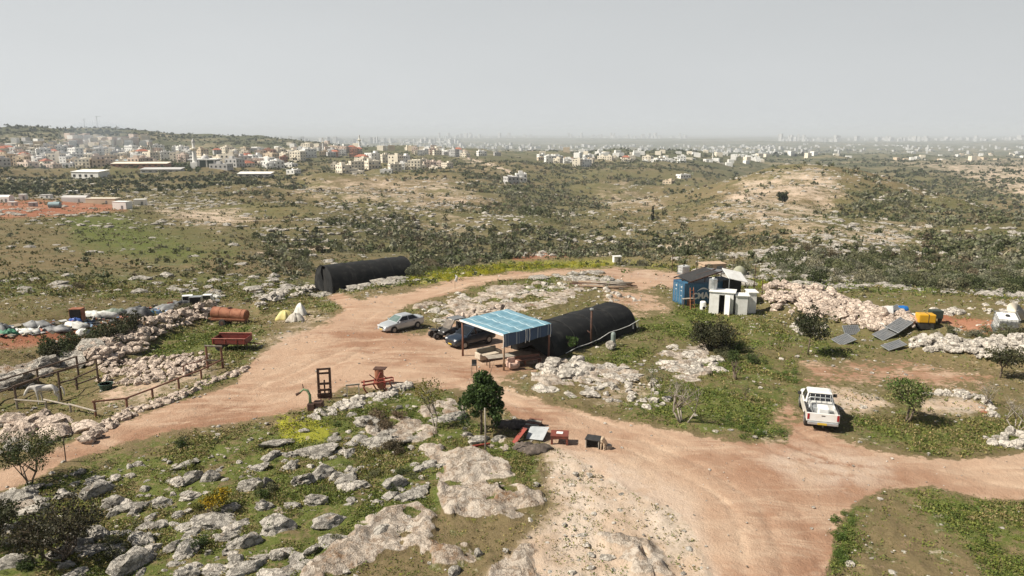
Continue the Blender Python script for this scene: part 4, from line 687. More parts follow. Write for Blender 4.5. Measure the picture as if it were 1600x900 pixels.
def sedan(label, p, yaw, paint, suv=False, sc=1.0):
    r = thing('parked_car', label, 'car', p, yaw, None, sc); hi = .14 if suv else 0
    if suv: st = [(-2.3, .42, .98, .74), (-2.2, .32, 1.10, .86), (-1.3, .28, 1.13, .92), (0, .26, 1.10, .93), (.95, .28, 1.08, .92), (1.75, .30, 1.02, .89), (2.15, .34, .90, .80), (2.28, .42, .80, .66)]
    else: st = [(-2.3, .36, .90, .68), (-2.18, .26, 1.0, .80), (-1.5, .2, 1.02, .86), (0, .18, .96, .88), (1.0, .2, .93, .87), (1.8, .22, .84, .83), (2.15, .28, .72, .74), (2.27, .36, .62, .62)]
    body(r, st, paint)
    if suv: cabin(r, -2.15, 1.15, -1.75, .15, 1.06, 1.66, .84, .66, paint, 3)
    else: cabin(r, -1.75, 1.05, -1.0, .28, .95, 1.43, .79, .60, paint, 2, GLASSM, GLASSL)
    R_ = .36 if suv else .315
    for x in (1.40, -1.35):
        for y in (-.80 - hi * .2, .80 + hi * .2): arch_(r, x, math.copysign(.875 + hi * .3, y), R_ * 1.02); wheel(r, x, math.copysign(.815 + hi * .25, y), R_, .21)
    for y in (-.58, .58):
        bx(r, 'headlight', (2.17, y, .66 + hi * 1.4), (.14, .30, .13), LAMPG, .03); bx(r, 'tail_light', (-2.24, y, .85 + hi), (.10, .24, .14), LAMPR, .02); bx(r, 'wing_mirror', (.78, y * 1.66, 1.02 + hi), (.12, .16, .12), paint, .03)
    bx(r, 'front_bumper', (2.22, 0, .40 + hi * .6), (.16, 1.24, .18), BLACKP if suv else paint, .04); bx(r, 'rear_bumper', (-2.26, 0, .48 + hi * .5), (.14, 1.3, .20), paint, .04); bx(r, 'grille', (2.27, 0, .58 + hi * 1.3), (.04, .62, .13), BLACKP, .01); bx(r, 'number_plate', (2.315, 0, .42 + hi * .6), (.02, .46, .11), PLATEY, .004)
    for y in (-.885 - hi * .25, .885 + hi * .25):
        for x in (.15, -.85): bx(r, 'door_handle', (x - .1, y, .82 + hi), (.16, .03, .03), BLACKP, .006)
    return r
pf = P(617, 519.5); pr = P(652, 513.5); yw = ang(pr, pf); m_ = (pf + pr) / 2; off = Vector((math.sin(yw), -math.cos(yw), 0)) * -.8
if (m_ + off).y < m_.y: off = -off
sedan('silver sedan parked with its nose to the yard beside the rock outcrop', m_ + off, yw, SILVER, False, .95)
pf = P(722, 545.5); pr = P(768, 535); yw = ang(pr, pf); m_ = (pf + pr) / 2; off = Vector((math.sin(yw), -math.cos(yw), 0)) * .85
if (m_ + off).y < m_.y: off = -off
sedan('dark blue estate car parked half under the blue striped roof', m_ + off, yw, NAVY, True, .97)
# white pickup, seen from behind
pl_, pr_ = P(1262, 673), P(1306, 674); c0 = (pl_ + pr_) / 2; yw = R(74); fwd = Vector((math.cos(yw), math.sin(yw), 0))
r = thing('pickup_truck', 'white double seat pickup truck with a roll bar and loaded bed beside the dirt track', 'pickup truck', c0 + fwd * 2.35, yw)
body(r, [(.35, .42, 1.05, .88), (.55, .34, 1.06, .90), (1.1, .34, 1.06, .90), (1.9, .36, 1.02, .88), (2.35, .42, .92, .80), (2.48, .5, .84, .70)], CARW); cabin(r, -.62, 1.15, -.50, .45, 1.02, 1.68, .84, .68, CARW, 2, GLASSM, None, False)
bx(r, 'cab_lower', (0, 0, .74), (1.36, 1.78, .66), CARW, .05)
q = (Vector((-.62, .84, 1.02)), Vector((-.62, -.84, 1.02)), Vector((-.5, -.68, 1.68)), Vector((-.5, .68, 1.68))); rw = pane(r, 'rear_window', q, .05, .95, .28, .92, GLASSM)
for i in range(5): c = MB(); y = -.6 + i * .3; c.tube([(-.66, y, 1.2), (-.60, y * .93, 1.6)], .014, 5); c.build('window_bar', WHITE, rw)
bx(r, 'bed_floor', (-1.5, 0, .66), (1.84, 1.62, .08), GREYM, .01)
for y in (-.84, .84): bx(r, 'bed_side', (-1.52, y, .82), (1.78, .11, .54), CARW, .035); bx(r, 'bed_rail', (-1.52, y, 1.105), (1.74, .12, .03), BLACKP, .01)
tg = bx(r, 'tailgate', (-2.41, 0, .84), (.09, 1.62, .50), CARW, .03); bx(tg, 'handle', (-2.462, 0, .95), (.02, .20, .05), BLACKP, .008); bx(r, 'bed_front', (-.67, 0, .88), (.06, 1.6, .44), CARW, .01)
for y in (-.80, .80): bx(r, 'tail_light', (-2.44, y, .86), (.06, .13, .34), LAMPR, .012)
bx(r, 'rear_bumper', (-2.50, 0, .50), (.16, 1.66, .17), STEEL, .03); bx(r, 'number_plate', (-2.59, .05, .50), (.02, .5, .12), PLATEY, .004); bx(r, 'tow_hitch', (-2.58, 0, .36), (.22, .08, .08), BLACKP, .01)
for x in (1.55, -1.50):
    for y in (-.76, .76): arch_(r, x, math.copysign(.905, y), .37); wheel(r, x, math.copysign(.80, y), .36, .24)
for y in (-1, 1): bx(r, 'wing_mirror', (.72, y * 1.02, 1.16), (.12, .22, .2), BLACKP, .03); bx(r, 'headlight', (2.40, y * .62, .76), (.1, .26, .16), LAMPG, .02)
for x, nm in ((-.86, 0), (-1.0, 1)):
    c = MB(); c.tube([(x, -.72, 1.08), (x, -.68, 1.42), (x, -.55, 1.5), (x, .55, 1.5), (x, .68, 1.42), (x, .72, 1.08)], .035, 8); 
    if nm == 0: rb = c.build('roll_bar', STEEL, r, True)
for y in (-.6, .6): c = MB(); c.tube([(-.88, y, 1.46), (-1.75, y * 1.18, 1.12)], .03, 8); c.build('brace', STEEL, rb, True)
o = bx(None, 'plastic_container', c0 + fwd * .85 + Vector((.1, 0, .95)), (.75, .62, .5), WHITE, .08, yw); tag(o, 'white plastic container lying in the bed of the white pickup', 'container'); o = bx(None, 'plastic_container', c0 + fwd * 1.2 + Vector((-.28, 0, .9)), (.5, .5, .42), STEEL, .07, yw + .4); tag(o, 'small grey white box behind the roll bar in the pickup bed', 'container')
# side by side buggy and quad
def buggy(p, yaw):
    r = thing('off_road_buggy', 'black two seat off road buggy with a tinted windscreen beside the dark blue car', 'buggy', p, yaw)
    c = MB(); c.loft([[Vector((x, -w, z0)), Vector((x, w, z0)), Vector((x, w * .9, z1)), Vector((x, -w * .9, z1))] for x, w, z0, z1 in ((-1.3, .45, .45, .85), (-.6, .62, .38, .82), (.3, .62, .36, .72), (.8, .55, .42, 1.0), (1.35, .42, .5, .78))]); c.build('body', BLACKP, r, bevel=.03)
    for y in (-.62, .62):
        c = MB(); c.tube([(.75, y * .9, .95), (.28, y * .88, 1.72), (-.85, y * .88, 1.74), (-1.15, y * .8, .85)], .03, 8); c.tube([(-.25, y, .7), (-.3, y * .88, 1.73)], .028, 8); c.build('roll_cage', BLACKP, r, True)
    bx(r, 'roof', (-.28, 0, 1.78), (1.2, 1.16, .06), GREYM, .02); c = MB(); c.slab((.78, -.54, 1.0), (.78, .54, 1.0), (.32, .52, 1.68), (.32, -.52, 1.68), .02); c.build('windscreen', mat('dusty_windscreen', (.12, .105, .09), (.2, .17, .14), 2, .3), r)
    for y in (-.3, .3): bx(r, 'seat', (-.4, y, .75), (.5, .46, .14), BLACKP, .04); bx(r, 'backrest', (-.66, y, 1.05), (.12, .44, .56), BLACKP, .04); bx(r, 'headlight', (1.30, y * 1.1, .80), (.08, .2, .09), LAMPG, .02)
    bx(r, 'cargo_box', (-1.1, 0, .95), (.75, 1.1, .28), BLACKP, .03); bx(r, 'bumper', (1.42, 0, .62), (.08, .8, .16), BLACKP, .03)
    for x in (1.0, -1.0):
        for y in (-.68, .68): wheel(r, x, y, .34, .27, BLACKP, .5)
    return r
pf = P(703, 539.5); buggy(P(694, 533) + Vector((.75, 1.1, 0)), R(180 + 40))
p = P(676, 531) + Vector((.55, .9, 0)); r = thing('quad_bike', 'black quad bike half hidden behind the buggy', 'quad bike', p, R(215)); bx(r, 'body', (0, 0, .62), (1.3, .42, .3), BLACKP, .08); bx(r, 'seat', (-.25, 0, .82), (.7, .34, .14), BLACKP, .05); bx(r, 'fender', (.6, 0, .78), (.5, .95, .06), BLACKP, .02); bx(r, 'fender', (-.6, 0, .78), (.5, .95, .06), BLACKP, .02)
c = MB(); c.tube([(.35, 0, .75), (.25, 0, 1.05)], .04, 8); c.tube([(.18, -.4, 1.1), (.25, 0, 1.06), (.18, .4, 1.1)], .025, 8); c.build('handlebar', BLACKP, r)
for x in (.6, -.6):
    for y in (-.48, .48): wheel(r, x, y, .29, .24, GREYM, .5)
# ------------------------------------------------------------------ container, lean-to and white cubicles
CB = mat('blue_container_steel', (.030, .115, .21), (.045, .15, .25), 1.2, .5); CBD = mat('dark_blue_container_steel', (.022, .075, .15), (.04, .11, .19), 1.5, .5)
p0 = P(1068.5, 478); cy = R(17); CT = thing('shipping_container', 'dark blue corrugated shipping container with white lettering behind the white cubicles', 'container', p0, cy); CL, CW, CH = 6.06, 2.44, 2.45
c = MB(); c.box((CL / 2, CW / 2, CH / 2), (CL - .1, CW - .1, CH - .06)); c.build('body', CB, CT)
for y0, s in ((0, 1), (CW, -1)):
    c = MB(); n = 40
    for i in range(n):
        x = .12 + (CL - .24) * i / n; w = (CL - .24) / n
        if i % 2 == 0: c.box((x + w / 2, y0 + s * .018, CH / 2), (w, .036, CH - .34))
    c.build('corrugation', CB, CT)
c = MB()
for y in (.05, CW - .05):
    for z in (.08, CH - .08): c.box((CL / 2, y, z), (CL, .12, .16))
for x in (.06, CL - .06):
    for y in (.05, CW - .05): c.box((x, y, CH / 2), (.13, .13, CH - .32))
    for z in (.08, CH - .08): c.box((x, CW / 2, z), (.12, CW - .22, .16))
c.build('frame', CBD, CT)
for k in range(2):
    y = .12 + k * 1.1 + .55; d = bx(CT, 'door', (-.012, y, CH / 2), (.05, 1.06, CH - .36), CB, .006)
    for j in (-.28, .22): c = MB(); c.tube([(-.06, y + j, .2), (-.06, y + j, CH - .2)], .024, 6); c.build('lock_bar', STEEL, d)
    for z in (.75, 1.25, 1.75): bx(d, 'panel_line', (-.04, y, z), (.012, .98, .05), CBD, .003)
    for z, w, yy in ((2.02, .30, .22), (1.9, .22, .24), (1.55, .26, .2), (1.0, .2, .22)):
        if k == 0 or z > 1.5: bx(d, 'stencil_mark', (-.042, y - yy + .15, z), (.006, w, .05), WHITE, .001)
def text3d(s, size, m, parent, name, M, ext=.008, bold=0.0):
    cu = bpy.data.curves.new(name, 'FONT'); cu.body = s; cu.size = size; cu.extrude = ext; cu.offset = bold; cu.materials.append(m); o = bpy.data.objects.new(name, cu); COL.objects.link(o); o.parent = parent; o.matrix_basis = M; return o
def curve_to_mesh(o):
    dg = bpy.context.evaluated_depsgraph_get(); me = bpy.data.meshes.new_from_object(o.evaluated_get(dg)); n = bpy.data.objects.new(o.name, me); COL.objects.link(n); n.parent = o.parent; n.matrix_basis = o.matrix_basis; nm = o.name; bpy.data.objects.remove(o); n.name = nm; return n
curve_to_mesh(text3d('CMA', .92, WHITE, CT, 'lettering', Matrix.Translation((.95, -.04, .70)) @ Matrix.Rotation(R(90), 4, 'X'), .01, .035))
c = MB(); n = 10
for i in range(n):                                     # the white swoosh over the letters
    a0, a1 = i / n, (i + 1) / n; f = lambda a: 1.5 + .22 * math.sin(a * math.pi); c.slab((1.5 + 1.5 * a0, -.04, f(a0)), (1.5 + 1.5 * a1, -.04, f(a1)), (1.5 + 1.5 * a1, -.04, f(a1) + .17 * math.sin((a1 * .9 + .06) * math.pi)), (1.5 + 1.5 * a0, -.04, f(a0) + .17 * math.sin((a0 * .9 + .06) * math.pi)), .01)
c.build('emblem', WHITE, CT)
LT = thing('lean_to_roof', 'dark pitched lean-to roof of rails and sheet raised above the blue container', 'roof', p0, cy); z0 = CH + .05
c = MB(); c.slab((.6, -.1, z0 + .12), (.6, CW + .5, z0 + .12), (4.0, CW + .5, z0 + .95), (4.0, -.1, z0 + .95), .06); c.build('roof_sheet', BLACKP, LT)
for y in (-.15, 1.2, CW + .5): c = MB(); c.bar((.3, y, z0 + .03), (4.4, y, z0 + 1.07), .09, .12); c.build('rafter', RUSTD, LT)
c = MB(); c.slab((4.05, -.1, z0 + .93), (4.05, CW + .5, z0 + .93), (7.4, CW + .5, z0 + .4), (7.4, -.1, z0 + .4), .05); c.build('roof_sheet', GREYM, LT)
for x, zz in ((.8, .14), (2.4, .52), (4.0, .93), (6.0, .62)):
    for y in (0.0, CW): c = MB(); c.tube([(x, y, z0 - .08), (x, y, z0 + zz - .05)], .035, 6); c.build('post', RUSTD, LT)
for x, hp in ((4.3, 3.4), (7.2, 2.2), (8.2, 4.2)):
    if x > 7: c = MB(); c.tube([(x, 1.0 - .2 * x, -.3), (x, 1.0 - .2 * x, hp)], .04, 6); c.build('pole', RUSTD, LT)
WR = thing('white_canopy', 'white sloping canopy sheet on thin posts behind the taller white cubicle', 'canopy', p0, cy); c = MB(); c.slab((4.1, -1.9, 3.15), (6.5, -1.9, 2.55), (6.9, .1, 3.3), (4.5, .1, 3.9), .05); c.build('roof_sheet', WHITE, WR)
for x, y, zt in ((4.2, -1.85, 3.1), (6.4, -1.85, 2.56), (6.8, 0, 3.28)): c = MB(); c.tube([(x, y, -.3), (x, y, zt)], .035, 6); c.build('post', STEEL, WR)
c = MB(); c.slab((4.5, -.25, .0), (6.8, -.25, .0), (6.8, -.25, 2.6), (4.5, -.25, 2.6), .04); c.build('shade_sheet', DARK, WR)  # dark sheet stands in for the shade under the lean-to
def cubicle(label, p, yaw, w, d, h, door=None, tank=False):
    r = thing('white_cubicle', label, 'cubicle', p, yaw); t_ = .07
    c = MB(); c.box((w / 2, d - t_ / 2, h / 2), (w, t_, h)); c.box((t_ / 2, d / 2 - t_ / 2, h / 2), (t_, d - t_, h)); c.box((w - t_ / 2, d / 2 - t_ / 2, h / 2), (t_, d - t_, h))
    if door: x0, x1 = door; c.box(((x0 + t_) / 2, t_ / 2, h / 2), (x0 - t_, t_, h)); c.box(((x1 + w - t_) / 2, t_ / 2, h / 2), (w - t_ - x1, t_, h)); c.box(((x0 + x1) / 2, t_ / 2, h - .12), (x1 - x0, t_, .24))
    else: c.box((w / 2, t_ / 2, h / 2), (w - 2 * t_, t_, h))
    c.build('wall', WHITE, r); bx(r, 'roof', (w / 2 + .05, d / 2, h + .045), (w + .25, d + .2, .08), WHITE, .01)
    if door: bx(r, 'door_shade_panel', ((x0 + x1) / 2, .9, h / 2 - .1), (x1 - x0 - .02, .03, h - .3), DARK, .002); dl = bx(r, 'door', (x1 + .02 + .28, -.16, h / 2 - .06), (.62, .035, h - .26), WHITE, .005, R(-35));  # near-black sheet inside the doorway stands in for its shade
    return r
p1 = P(1107, 491); cubicle('tall white cubicle with an open dark doorway in front of the container', p1, R(-21), 2.35, 1.7, 2.35, (.95, 1.5))
p2 = P(1148.5, 493); cubicle('lower white cubicle with a plain front right of the open doorway', p2, R(-8), 1.15, 1.4, 2.0); p3 = P(1165, 491.5) + Vector((.35, .45, 0)); cubicle('narrow white cubicle at the right end of the row beside a dark gap', p3, R(-4), .8, 1.5, 2.15)
wt_ = thing('water_tank', 'small round metal water tank standing on the tall cubicle roof', 'water tank', p1 + Vector((.55, .9, 2.44))); c = MB(); c.tube([(0, 0, 0), (0, 0, 1.05), (0, 0, 1.12)], [.42, .42, .15], 18); c.build('drum', STEEL, wt_, False); c = MB(); c.tube([(0, 0, 1.1), (0, 0, 1.2)], .14, 10); c.build('lid', WHITE, wt_)
ld = P(1082, 484); r = thing('ladder', 'orange brown wooden ladder leaning on the container side', 'ladder', ld, cy); 
for x in (-.24, .24): c = MB(); c.bar((x, 0, 0), (x * .85, .35, 2.35), .07, .05); c.build('rail', mat('orange_wood', (.42, .16, .07), (.3, .12, .06), 4, .8), r)
for i in range(6): c = MB(); u = .1 + i * .155; c.bar((-.23, .35 * u, 2.35 * u), (.23, .35 * u, 2.35 * u), .07, .04); c.build('rung', MATS['orange_wood'], r)
p = P(1069, 482); r = thing('workbench', 'narrow timber workbench against the container left of the ladder', 'workbench', p, cy); bx(r, 'top', (.5, .2, 1.0), (1.2, .4, .06), WOODG, .008)
for x in (0, 1.0):
    for y in (.06, .34): bx(r, 'leg', (x, y, .49), (.06, .06, .96), WOODD, .004)
bx(r, 'side_panel', (.75, .30, .55), (.5, .04, .8), WOODR, .004)
p = P(1098, 483.5); r = thing('plastic_drum', 'white plastic drum standing by the ladder', 'drum', p); c = MB(); c.tube([(0, 0, 0), (0, 0, .1), (0, 0, .8), (0, 0, .88)], [.28, .31, .31, .24], 16); c.build('body', WHITE, r, False); c = MB(); c.tube([(.02, -.31, .25), (.02, -.33, .25)], .14, 12); c.build('cap', DARK, r)
def ibc(label, p, yaw, s=1.0, pitch=0.0, mt=None):
    r = thing('crate_tank', label, 'tank', p, yaw, None, s); r.rotation_euler = (pitch, 0, yaw); bx(r, 'tank', (0, 0, .60), (1.06, .9, .92), mt or WHITE, .08); bx(r, 'pallet', (0, 0, .07), (1.2, 1.0, .13), GREYM, .01); c = MB(); c.tube([(0, 0, 1.06), (0, 0, 1.12)], .12, 12); c.build('cap', BLACKP, r); c = MB()
    for z in (.3, .6, .9, 1.08):
        for a, b in (((-.57, -.48, z), (.57, -.48, z)), ((.57, -.48, z), (.57, .48, z)), ((.57, .48, z), (-.57, .48, z)), ((-.57, .48, z), (-.57, -.48, z))): c.bar(a, b, .022)
    for i in range(6):
        x = -.57 + i * .228
        for y in (-.48, .48): c.bar((x, y, .14), (x, y, 1.09), .022)
        for xx in (-.57, .57): c.bar((xx, -.48 + i * .192, .14), (xx, -.48 + i * .192, 1.09), .022)
    c.build('cage', STEEL, r); return r
ibc('pale grey caged tank at the far edge of the yard left of the container', P(1068, 429), R(25), 1.15, 0, mat('greyish_plastic', (.60, .62, .62), None, 2, .5)); q = ibc('white crate tank tipped over on its side at the right edge of the photo', P(1568, 517), R(-18), 1.4, R(18))
p = P(1592, 505); r = thing('satellite_dish', 'round cream dish lying behind the tilted white crate tank', 'dish', p + Vector((-.3, .3, .9)), 0); r.rotation_euler = (R(50), R(15), 0); c = MB(); c.tube([(0, 0, 0), (0, 0, .06), (0, 0, .14)], [.2, .6, .85], 18); c.build('bowl', CREAM, r, True); c = MB(); c.tube([(0, 0, .1), (0, 0, .5)], .03, 6); c.build('arm', GREYM, r); c = MB(); c.tube([(0, 0, .02), (.2, -.3, -.6)], .05, 6); c.build('stand', GREYM, r)
def hut(label, p, yaw, w, d, h, mw, mr, roof='flat', cat='shed', name='field_shed'):
    r = thing(name, label, cat, p, yaw); bx(r, 'wall', (0, 0, h / 2 - .15), (w, d, h + .3), mw, .02)
    if roof == 'flat': bx(r, 'roof', (0, 0, h + .05), (w + .2, d + .2, .1), mr, .01)
    elif roof == 'arch': c = MB(); c.prism([(d / 2 * math.cos(math.pi * k / 10), h + d * .28 * math.sin(math.pi * k / 10)) for k in range(11)], -w / 2, w / 2); o = c.build('roof', mr, r); o.rotation_euler = (0, 0, R(90))
    else: c = MB(); c.prism([(-d / 2 - .15, h), (d / 2 + .15, h), (0, h + d * .25)], -w / 2 - .1, w / 2 + .1); o = c.build('roof', mr, r); o.rotation_euler = (0, 0, R(90))
    bx(r, 'door', (w * .2, -d / 2 - .01, min(h, 2) * .45), (min(.9, w * .3), .05, min(h, 2) * .8), GREYM, .005); return r
hut('small white block hut beside the pale track beyond the yard', P(964, 406), R(10), 2.0, 1.6, 1.5, WHITE, WHITE); hut('low sand coloured stone block behind the container roof', P(1112, 428), R(12), 3.2, 2.0, 1.5, mat('sand_stone', (.46, .34, .24), (.36, .26, .18), 2, .9), MATS['sand_stone'])
p = P(1155, 432); r = thing('stone_dome_oven', 'grey green round clay oven behind the white canopy', 'oven', p); c = MB(); c.tube([(0, 0, -.2), (0, 0, .5), (0, 0, 1.0), (0, 0, 1.35), (0, 0, 1.5)], [.95, .95, .8, .45, .05], 16); c.build('dome', mat('grey_green_clay', (.30, .30, .22), (.22, .22, .16), 2, .9), r, True); bx(r, 'opening', (-.2, -.93, .35), (.4, .08, .4), DARK, .01)  # black block on the dome stands in for the shaded mouth
# log pile
lp = P(942, 447); r = thing('log_pile', 'heap of long weathered poles lying on the pale far side of the yard', 'log pile', lp)
for i in range(34):
    a = R(rng.uniform(-32, -8)); L_ = rng.uniform(3.0, 6.0); x = rng.uniform(-1.8, 1.6); y = rng.uniform(-1.6, 2.0); z = .08 + rng.uniform(0, .38) * (1 - min(1, abs(y) / 2.4)); d = Vector((math.cos(a), math.sin(a), rng.uniform(-.03, .05))) * L_ / 2; c = MB(); c.tube([Vector((x, y, z)) - d, Vector((x, y, z + .02)), Vector((x, y, z)) + d], [.075, .085, .06], 7); c.build('pole', [WOODG, WOOD, WOODD, RUSTD][int(rng.integers(4))], r, True)
# ------------------------------------------------------------------ trees
def tree(name, label, base, h, cr, cols, nl=2600, ls=.11, trunk=.09, lean=(0, 0), stems=1, fork=.35, chz=.62, cz=.66, cat='tree', bark=BARK, seed=0, clumps=34, bare=False, shape=None):
    rg = random.Random(seed + 11); r = thing(name, label, cat, base); mb = MB(); tips = []
    for s in range(stems):
        a0 = rg.uniform(0, 6.28); sp_ = 0 if stems == 1 else .16 + .05 * stems; p0 = Vector((math.cos(a0) * sp_ * .4, math.sin(a0) * sp_ * .4, -.15)); p1 = Vector((lean[0] * fork + math.cos(a0) * sp_ * 1.6, lean[1] * fork + math.sin(a0) * sp_ * 1.6, h * fork)); mb.tube([p0, (p0 + p1) / 2 + Vector((rg.uniform(-.05, .05), rg.uniform(-.05, .05), 0)), p1], [trunk, trunk * .8, trunk * .68], 8)
        for b in range(max(3, 7 // stems)):
            a = rg.uniform(0, 6.28); q = rg.uniform(.35, .85) * cr; e = Vector((lean[0] + math.cos(a) * q, lean[1] + math.sin(a) * q, h * rg.uniform(.62, .95))); mid = p1.lerp(e, .5) + Vector((0, 0, .12 * h * rg.uniform(-.2, .6))); mb.tube([p1 - Vector((0, 0, .05)), mid, e], [trunk * .55, trunk * .36, trunk * .12], 6); tips += [e, mid.lerp(e, .4)]
            for k in range(5 if bare else 2):
                a2 = rg.uniform(0, 6.28); st = mid.lerp(e, rg.uniform(.0, .9)); e2 = st + Vector((math.cos(a2) * .4 * cr, math.sin(a2) * .4 * cr, rg.uniform(.05, .3) * h)); mb.tube([st, st.lerp(e2, .5) + Vector((0, 0, .04)), e2], [trunk * .22, trunk * .15, trunk * .05], 5); tips.append(e2)
    mb.build('trunk', bark, r, True); g_ = np.random.default_rng(seed + 5)
    if cols:
        C = []; Rd = []
        for i in range(clumps):
            if shape: c = shape(rg)
            elif i < len(tips): c = tips[i]
            else: d = Vector((rg.gauss(0, 1), rg.gauss(0, 1), rg.gauss(0, 1))).normalized() * rg.uniform(.45, 1) ; c = Vector((lean[0] + d.x * cr * .8, lean[1] + d.y * cr * .8, h * cz + d.z * h * (1 - cz) * .85))
            C.append(c); k = rg.uniform(.18, .36) * cr; Rd.append((k, k, k * .8))
        C = np.array([tuple(c) for c in C]); Rd = np.array(Rd); V, F, T = leaves(C, Rd, max(1, nl // len(C)), ls, lf(cols, len(C)), .5); link('crown', npmesh('crown', V, F, [FOL], tint=T), r)
    return r
b = P(752, 676); Hh = hgt(b, 580)
def cone(rg): u = rg.uniform(0, 1) ** .8; q = (1 - u) ** .6 * 1.62 * (.6 + .4 * min(1, u * 5)); a = rg.uniform(0, 6.28); k = rg.uniform(.15, 1) ** .6; return Vector((math.cos(a) * q * k + .12, math.sin(a) * q * k, Hh * (.21 + .73 * u)))
tree('carob_tree', 'dense dark green cone shaped tree standing alone beside the road junction', b, Hh, 1.25, [(.045, .080, .02), (.062, .10, .026), (.036, .064, .017)], 9500, .085, .085, fork=.5, seed=1, clumps=95, shape=cone)
b2 = P(758, 711); r = thing('stake', 'thin pale stake in front of the dense cone shaped tree', 'stake', b2); c = MB(); c.tube([(0, 0, -.1), (.03, 0, 1.4), (0, .02, 2.6)], [.05, .045, .035], 7); c.build('pole', WOODG, r, True)
tree('thin_tree', 'thin sparse tree with yellow green leaves left of the cone shaped tree', P(679, 670), 2.7, 1.35, [(.15, .13, .025), (.11, .12, .03)], 900, .06, .06, (-.8, .3), 2, .3, seed=2, clumps=40, bark=PALEBARK, bare=True)
tree('young_tree', 'young round tree with fresh pale leaves right of the white pickup', P(1414, 659), hgt(P(1414, 659), 590), 1.5, [(.17, .19, .07), (.10, .14, .04), (.22, .22, .10), (.07, .11, .025)], 2600, .075, .085, (.05, 0), 2, .32, seed=3, clumps=46)
tree('dark_bush', 'wide dark brown green bush in front of the white cubicles', P(1116, 545), 1.9, 2.0, [(.042, .045, .02), (.06, .056, .028), (.034, .038, .016)], 6500, .085, .06, (0, 0), 6, .2, cz=.5, seed=4, clumps=90, cat='bush')
tree('dark_tree', 'dark flat topped tree on a thin trunk near the solar panels', P(1262, 553), hgt(P(1262, 553), 489), 1.75, [(.038, .045, .02), (.055, .06, .028)], 3600, .085, .07, (.25, 0), 1, .42, seed=5, clumps=62)
tree('bare_tree', 'bare grey tree with many upright stems and a whitewashed foot', P(1068, 660), 2.5, 1.25, [(.12, .13, .05)], 160, .05, .06, (0, 0), 5, .3, seed=6, clumps=40, bark=PALEBARK, bare=True)
tree('sapling', 'spindly sapling with faint pale leaves left of the bare grey tree', P(1017, 625), 2.4, .85, [(.13, .15, .07)], 420, .05, .035, (0, 0), 1, .35, seed=7, clumps=26, bark=PALEBARK, bare=True)
tree('forked_stump_tree', 'cut back forked bare trunk beside the pale stone block', P(1150, 593), 1.35, .6, None, 0, .05, .10, (0, 0), 2, .4, seed=8, bark=BARK, bare=True)
tree('sapling', 'tiny leafless sapling on red soil right of the forked bare trunk', P(1164, 628), 1.1, .4, [(.11, .12, .05)], 90, .045, .025, (0, 0), 1, .4, seed=9, clumps=14, bare=True)
tree('olive_tree', 'small grey green tree by the rubble bank at the right edge', P(1562, 591), 2.2, 1.35, [(.06, .065, .03), (.085, .085, .045)], 2200, .075, .07, (.2, 0), 1, .38, seed=10, clumps=46)
tree('acacia_tree', 'feathery many stemmed tree at the roadside in the bottom left corner', P(46, 755), 2.35, 1.55, [(.055, .07, .02), (.04, .055, .018), (.08, .085, .025)], 4600, .05, .045, (0, 0), 4, .3, seed=11, clumps=66, bark=BARK)
tree('dark_bush', 'dark leafless looking round bush among the boulders at bottom left', P(92, 872), 2.0, 1.75, [(.048, .040, .024), (.06, .055, .03), (.035, .034, .02)], 5200, .06, .06, (0, 0), 5, .25, cz=.55, seed=12, clumps=76, cat='bush')
tree('dark_bush', 'dark bush cut by the left edge of the photo', P(-8, 842), 1.5, 1.2, [(.045, .042, .022), (.05, .055, .025)], 2600, .06, .05, (0, 0), 4, .25, cz=.55, seed=13, clumps=44, cat='bush')
tree('bare_tree', 'leafless white twigged shrub at the right edge above the round stones', P(1588, 672), 1.9, .9, None, 0, .05, .045, (0, 0), 4, .3, seed=14, bark=PALEBARK, bare=True)
tree('bare_tree', 'leafless twiggy shrub behind the low curved terrace wall', P(1535, 628), 1.5, .9, [(.12, .13, .07)], 150, .045, .03, (0, 0), 4, .3, seed=15, bark=PALEBARK, bare=True)
tree('flowering_bush', 'bright yellow flowering bush among the grey foreground boulders', P(342, 798), .95, .75, [(.36, .25, .015), (.28, .21, .02), (.12, .12, .025)], 1400, .05, .03, (0, 0), 4, .25, cz=.5, seed=16, clumps=36, cat='bush')
tree('leafy_plant', 'green leafy plant growing against the side of the near black tunnel', P(893, 552), 1.2, .65, [(.05, .09, .02), (.07, .11, .03)], 700, .07, .02, (0, 0), 3, .25, cz=.55, seed=17, clumps=26, cat='plant')
def spire(rg): u = rg.uniform(0, 1); q = .95 * (1 - u) ** .5 * min(1, u * 6 + .3); a = rg.uniform(0, 6.28); return Vector((math.cos(a) * q * .7, math.sin(a) * q * .7, .3 + 6.2 * u))
tree('cypress_tree', 'lone narrow dark cypress in the valley beyond the yard', P(1019, 355), 6.6, 1.0, [(.022, .032, .014), (.03, .04, .018)], 2200, .22, .14, fork=.6, seed=18, clumps=60, shape=spire)
tree('round_tree', 'single round dark tree on the pale flank of the right hand knoll', P(1223, 307), 5.2, 3.1, [(.028, .04, .016), (.036, .048, .02)], 1600, .4, .25, fork=.25, cz=.5, seed=19, clumps=50)
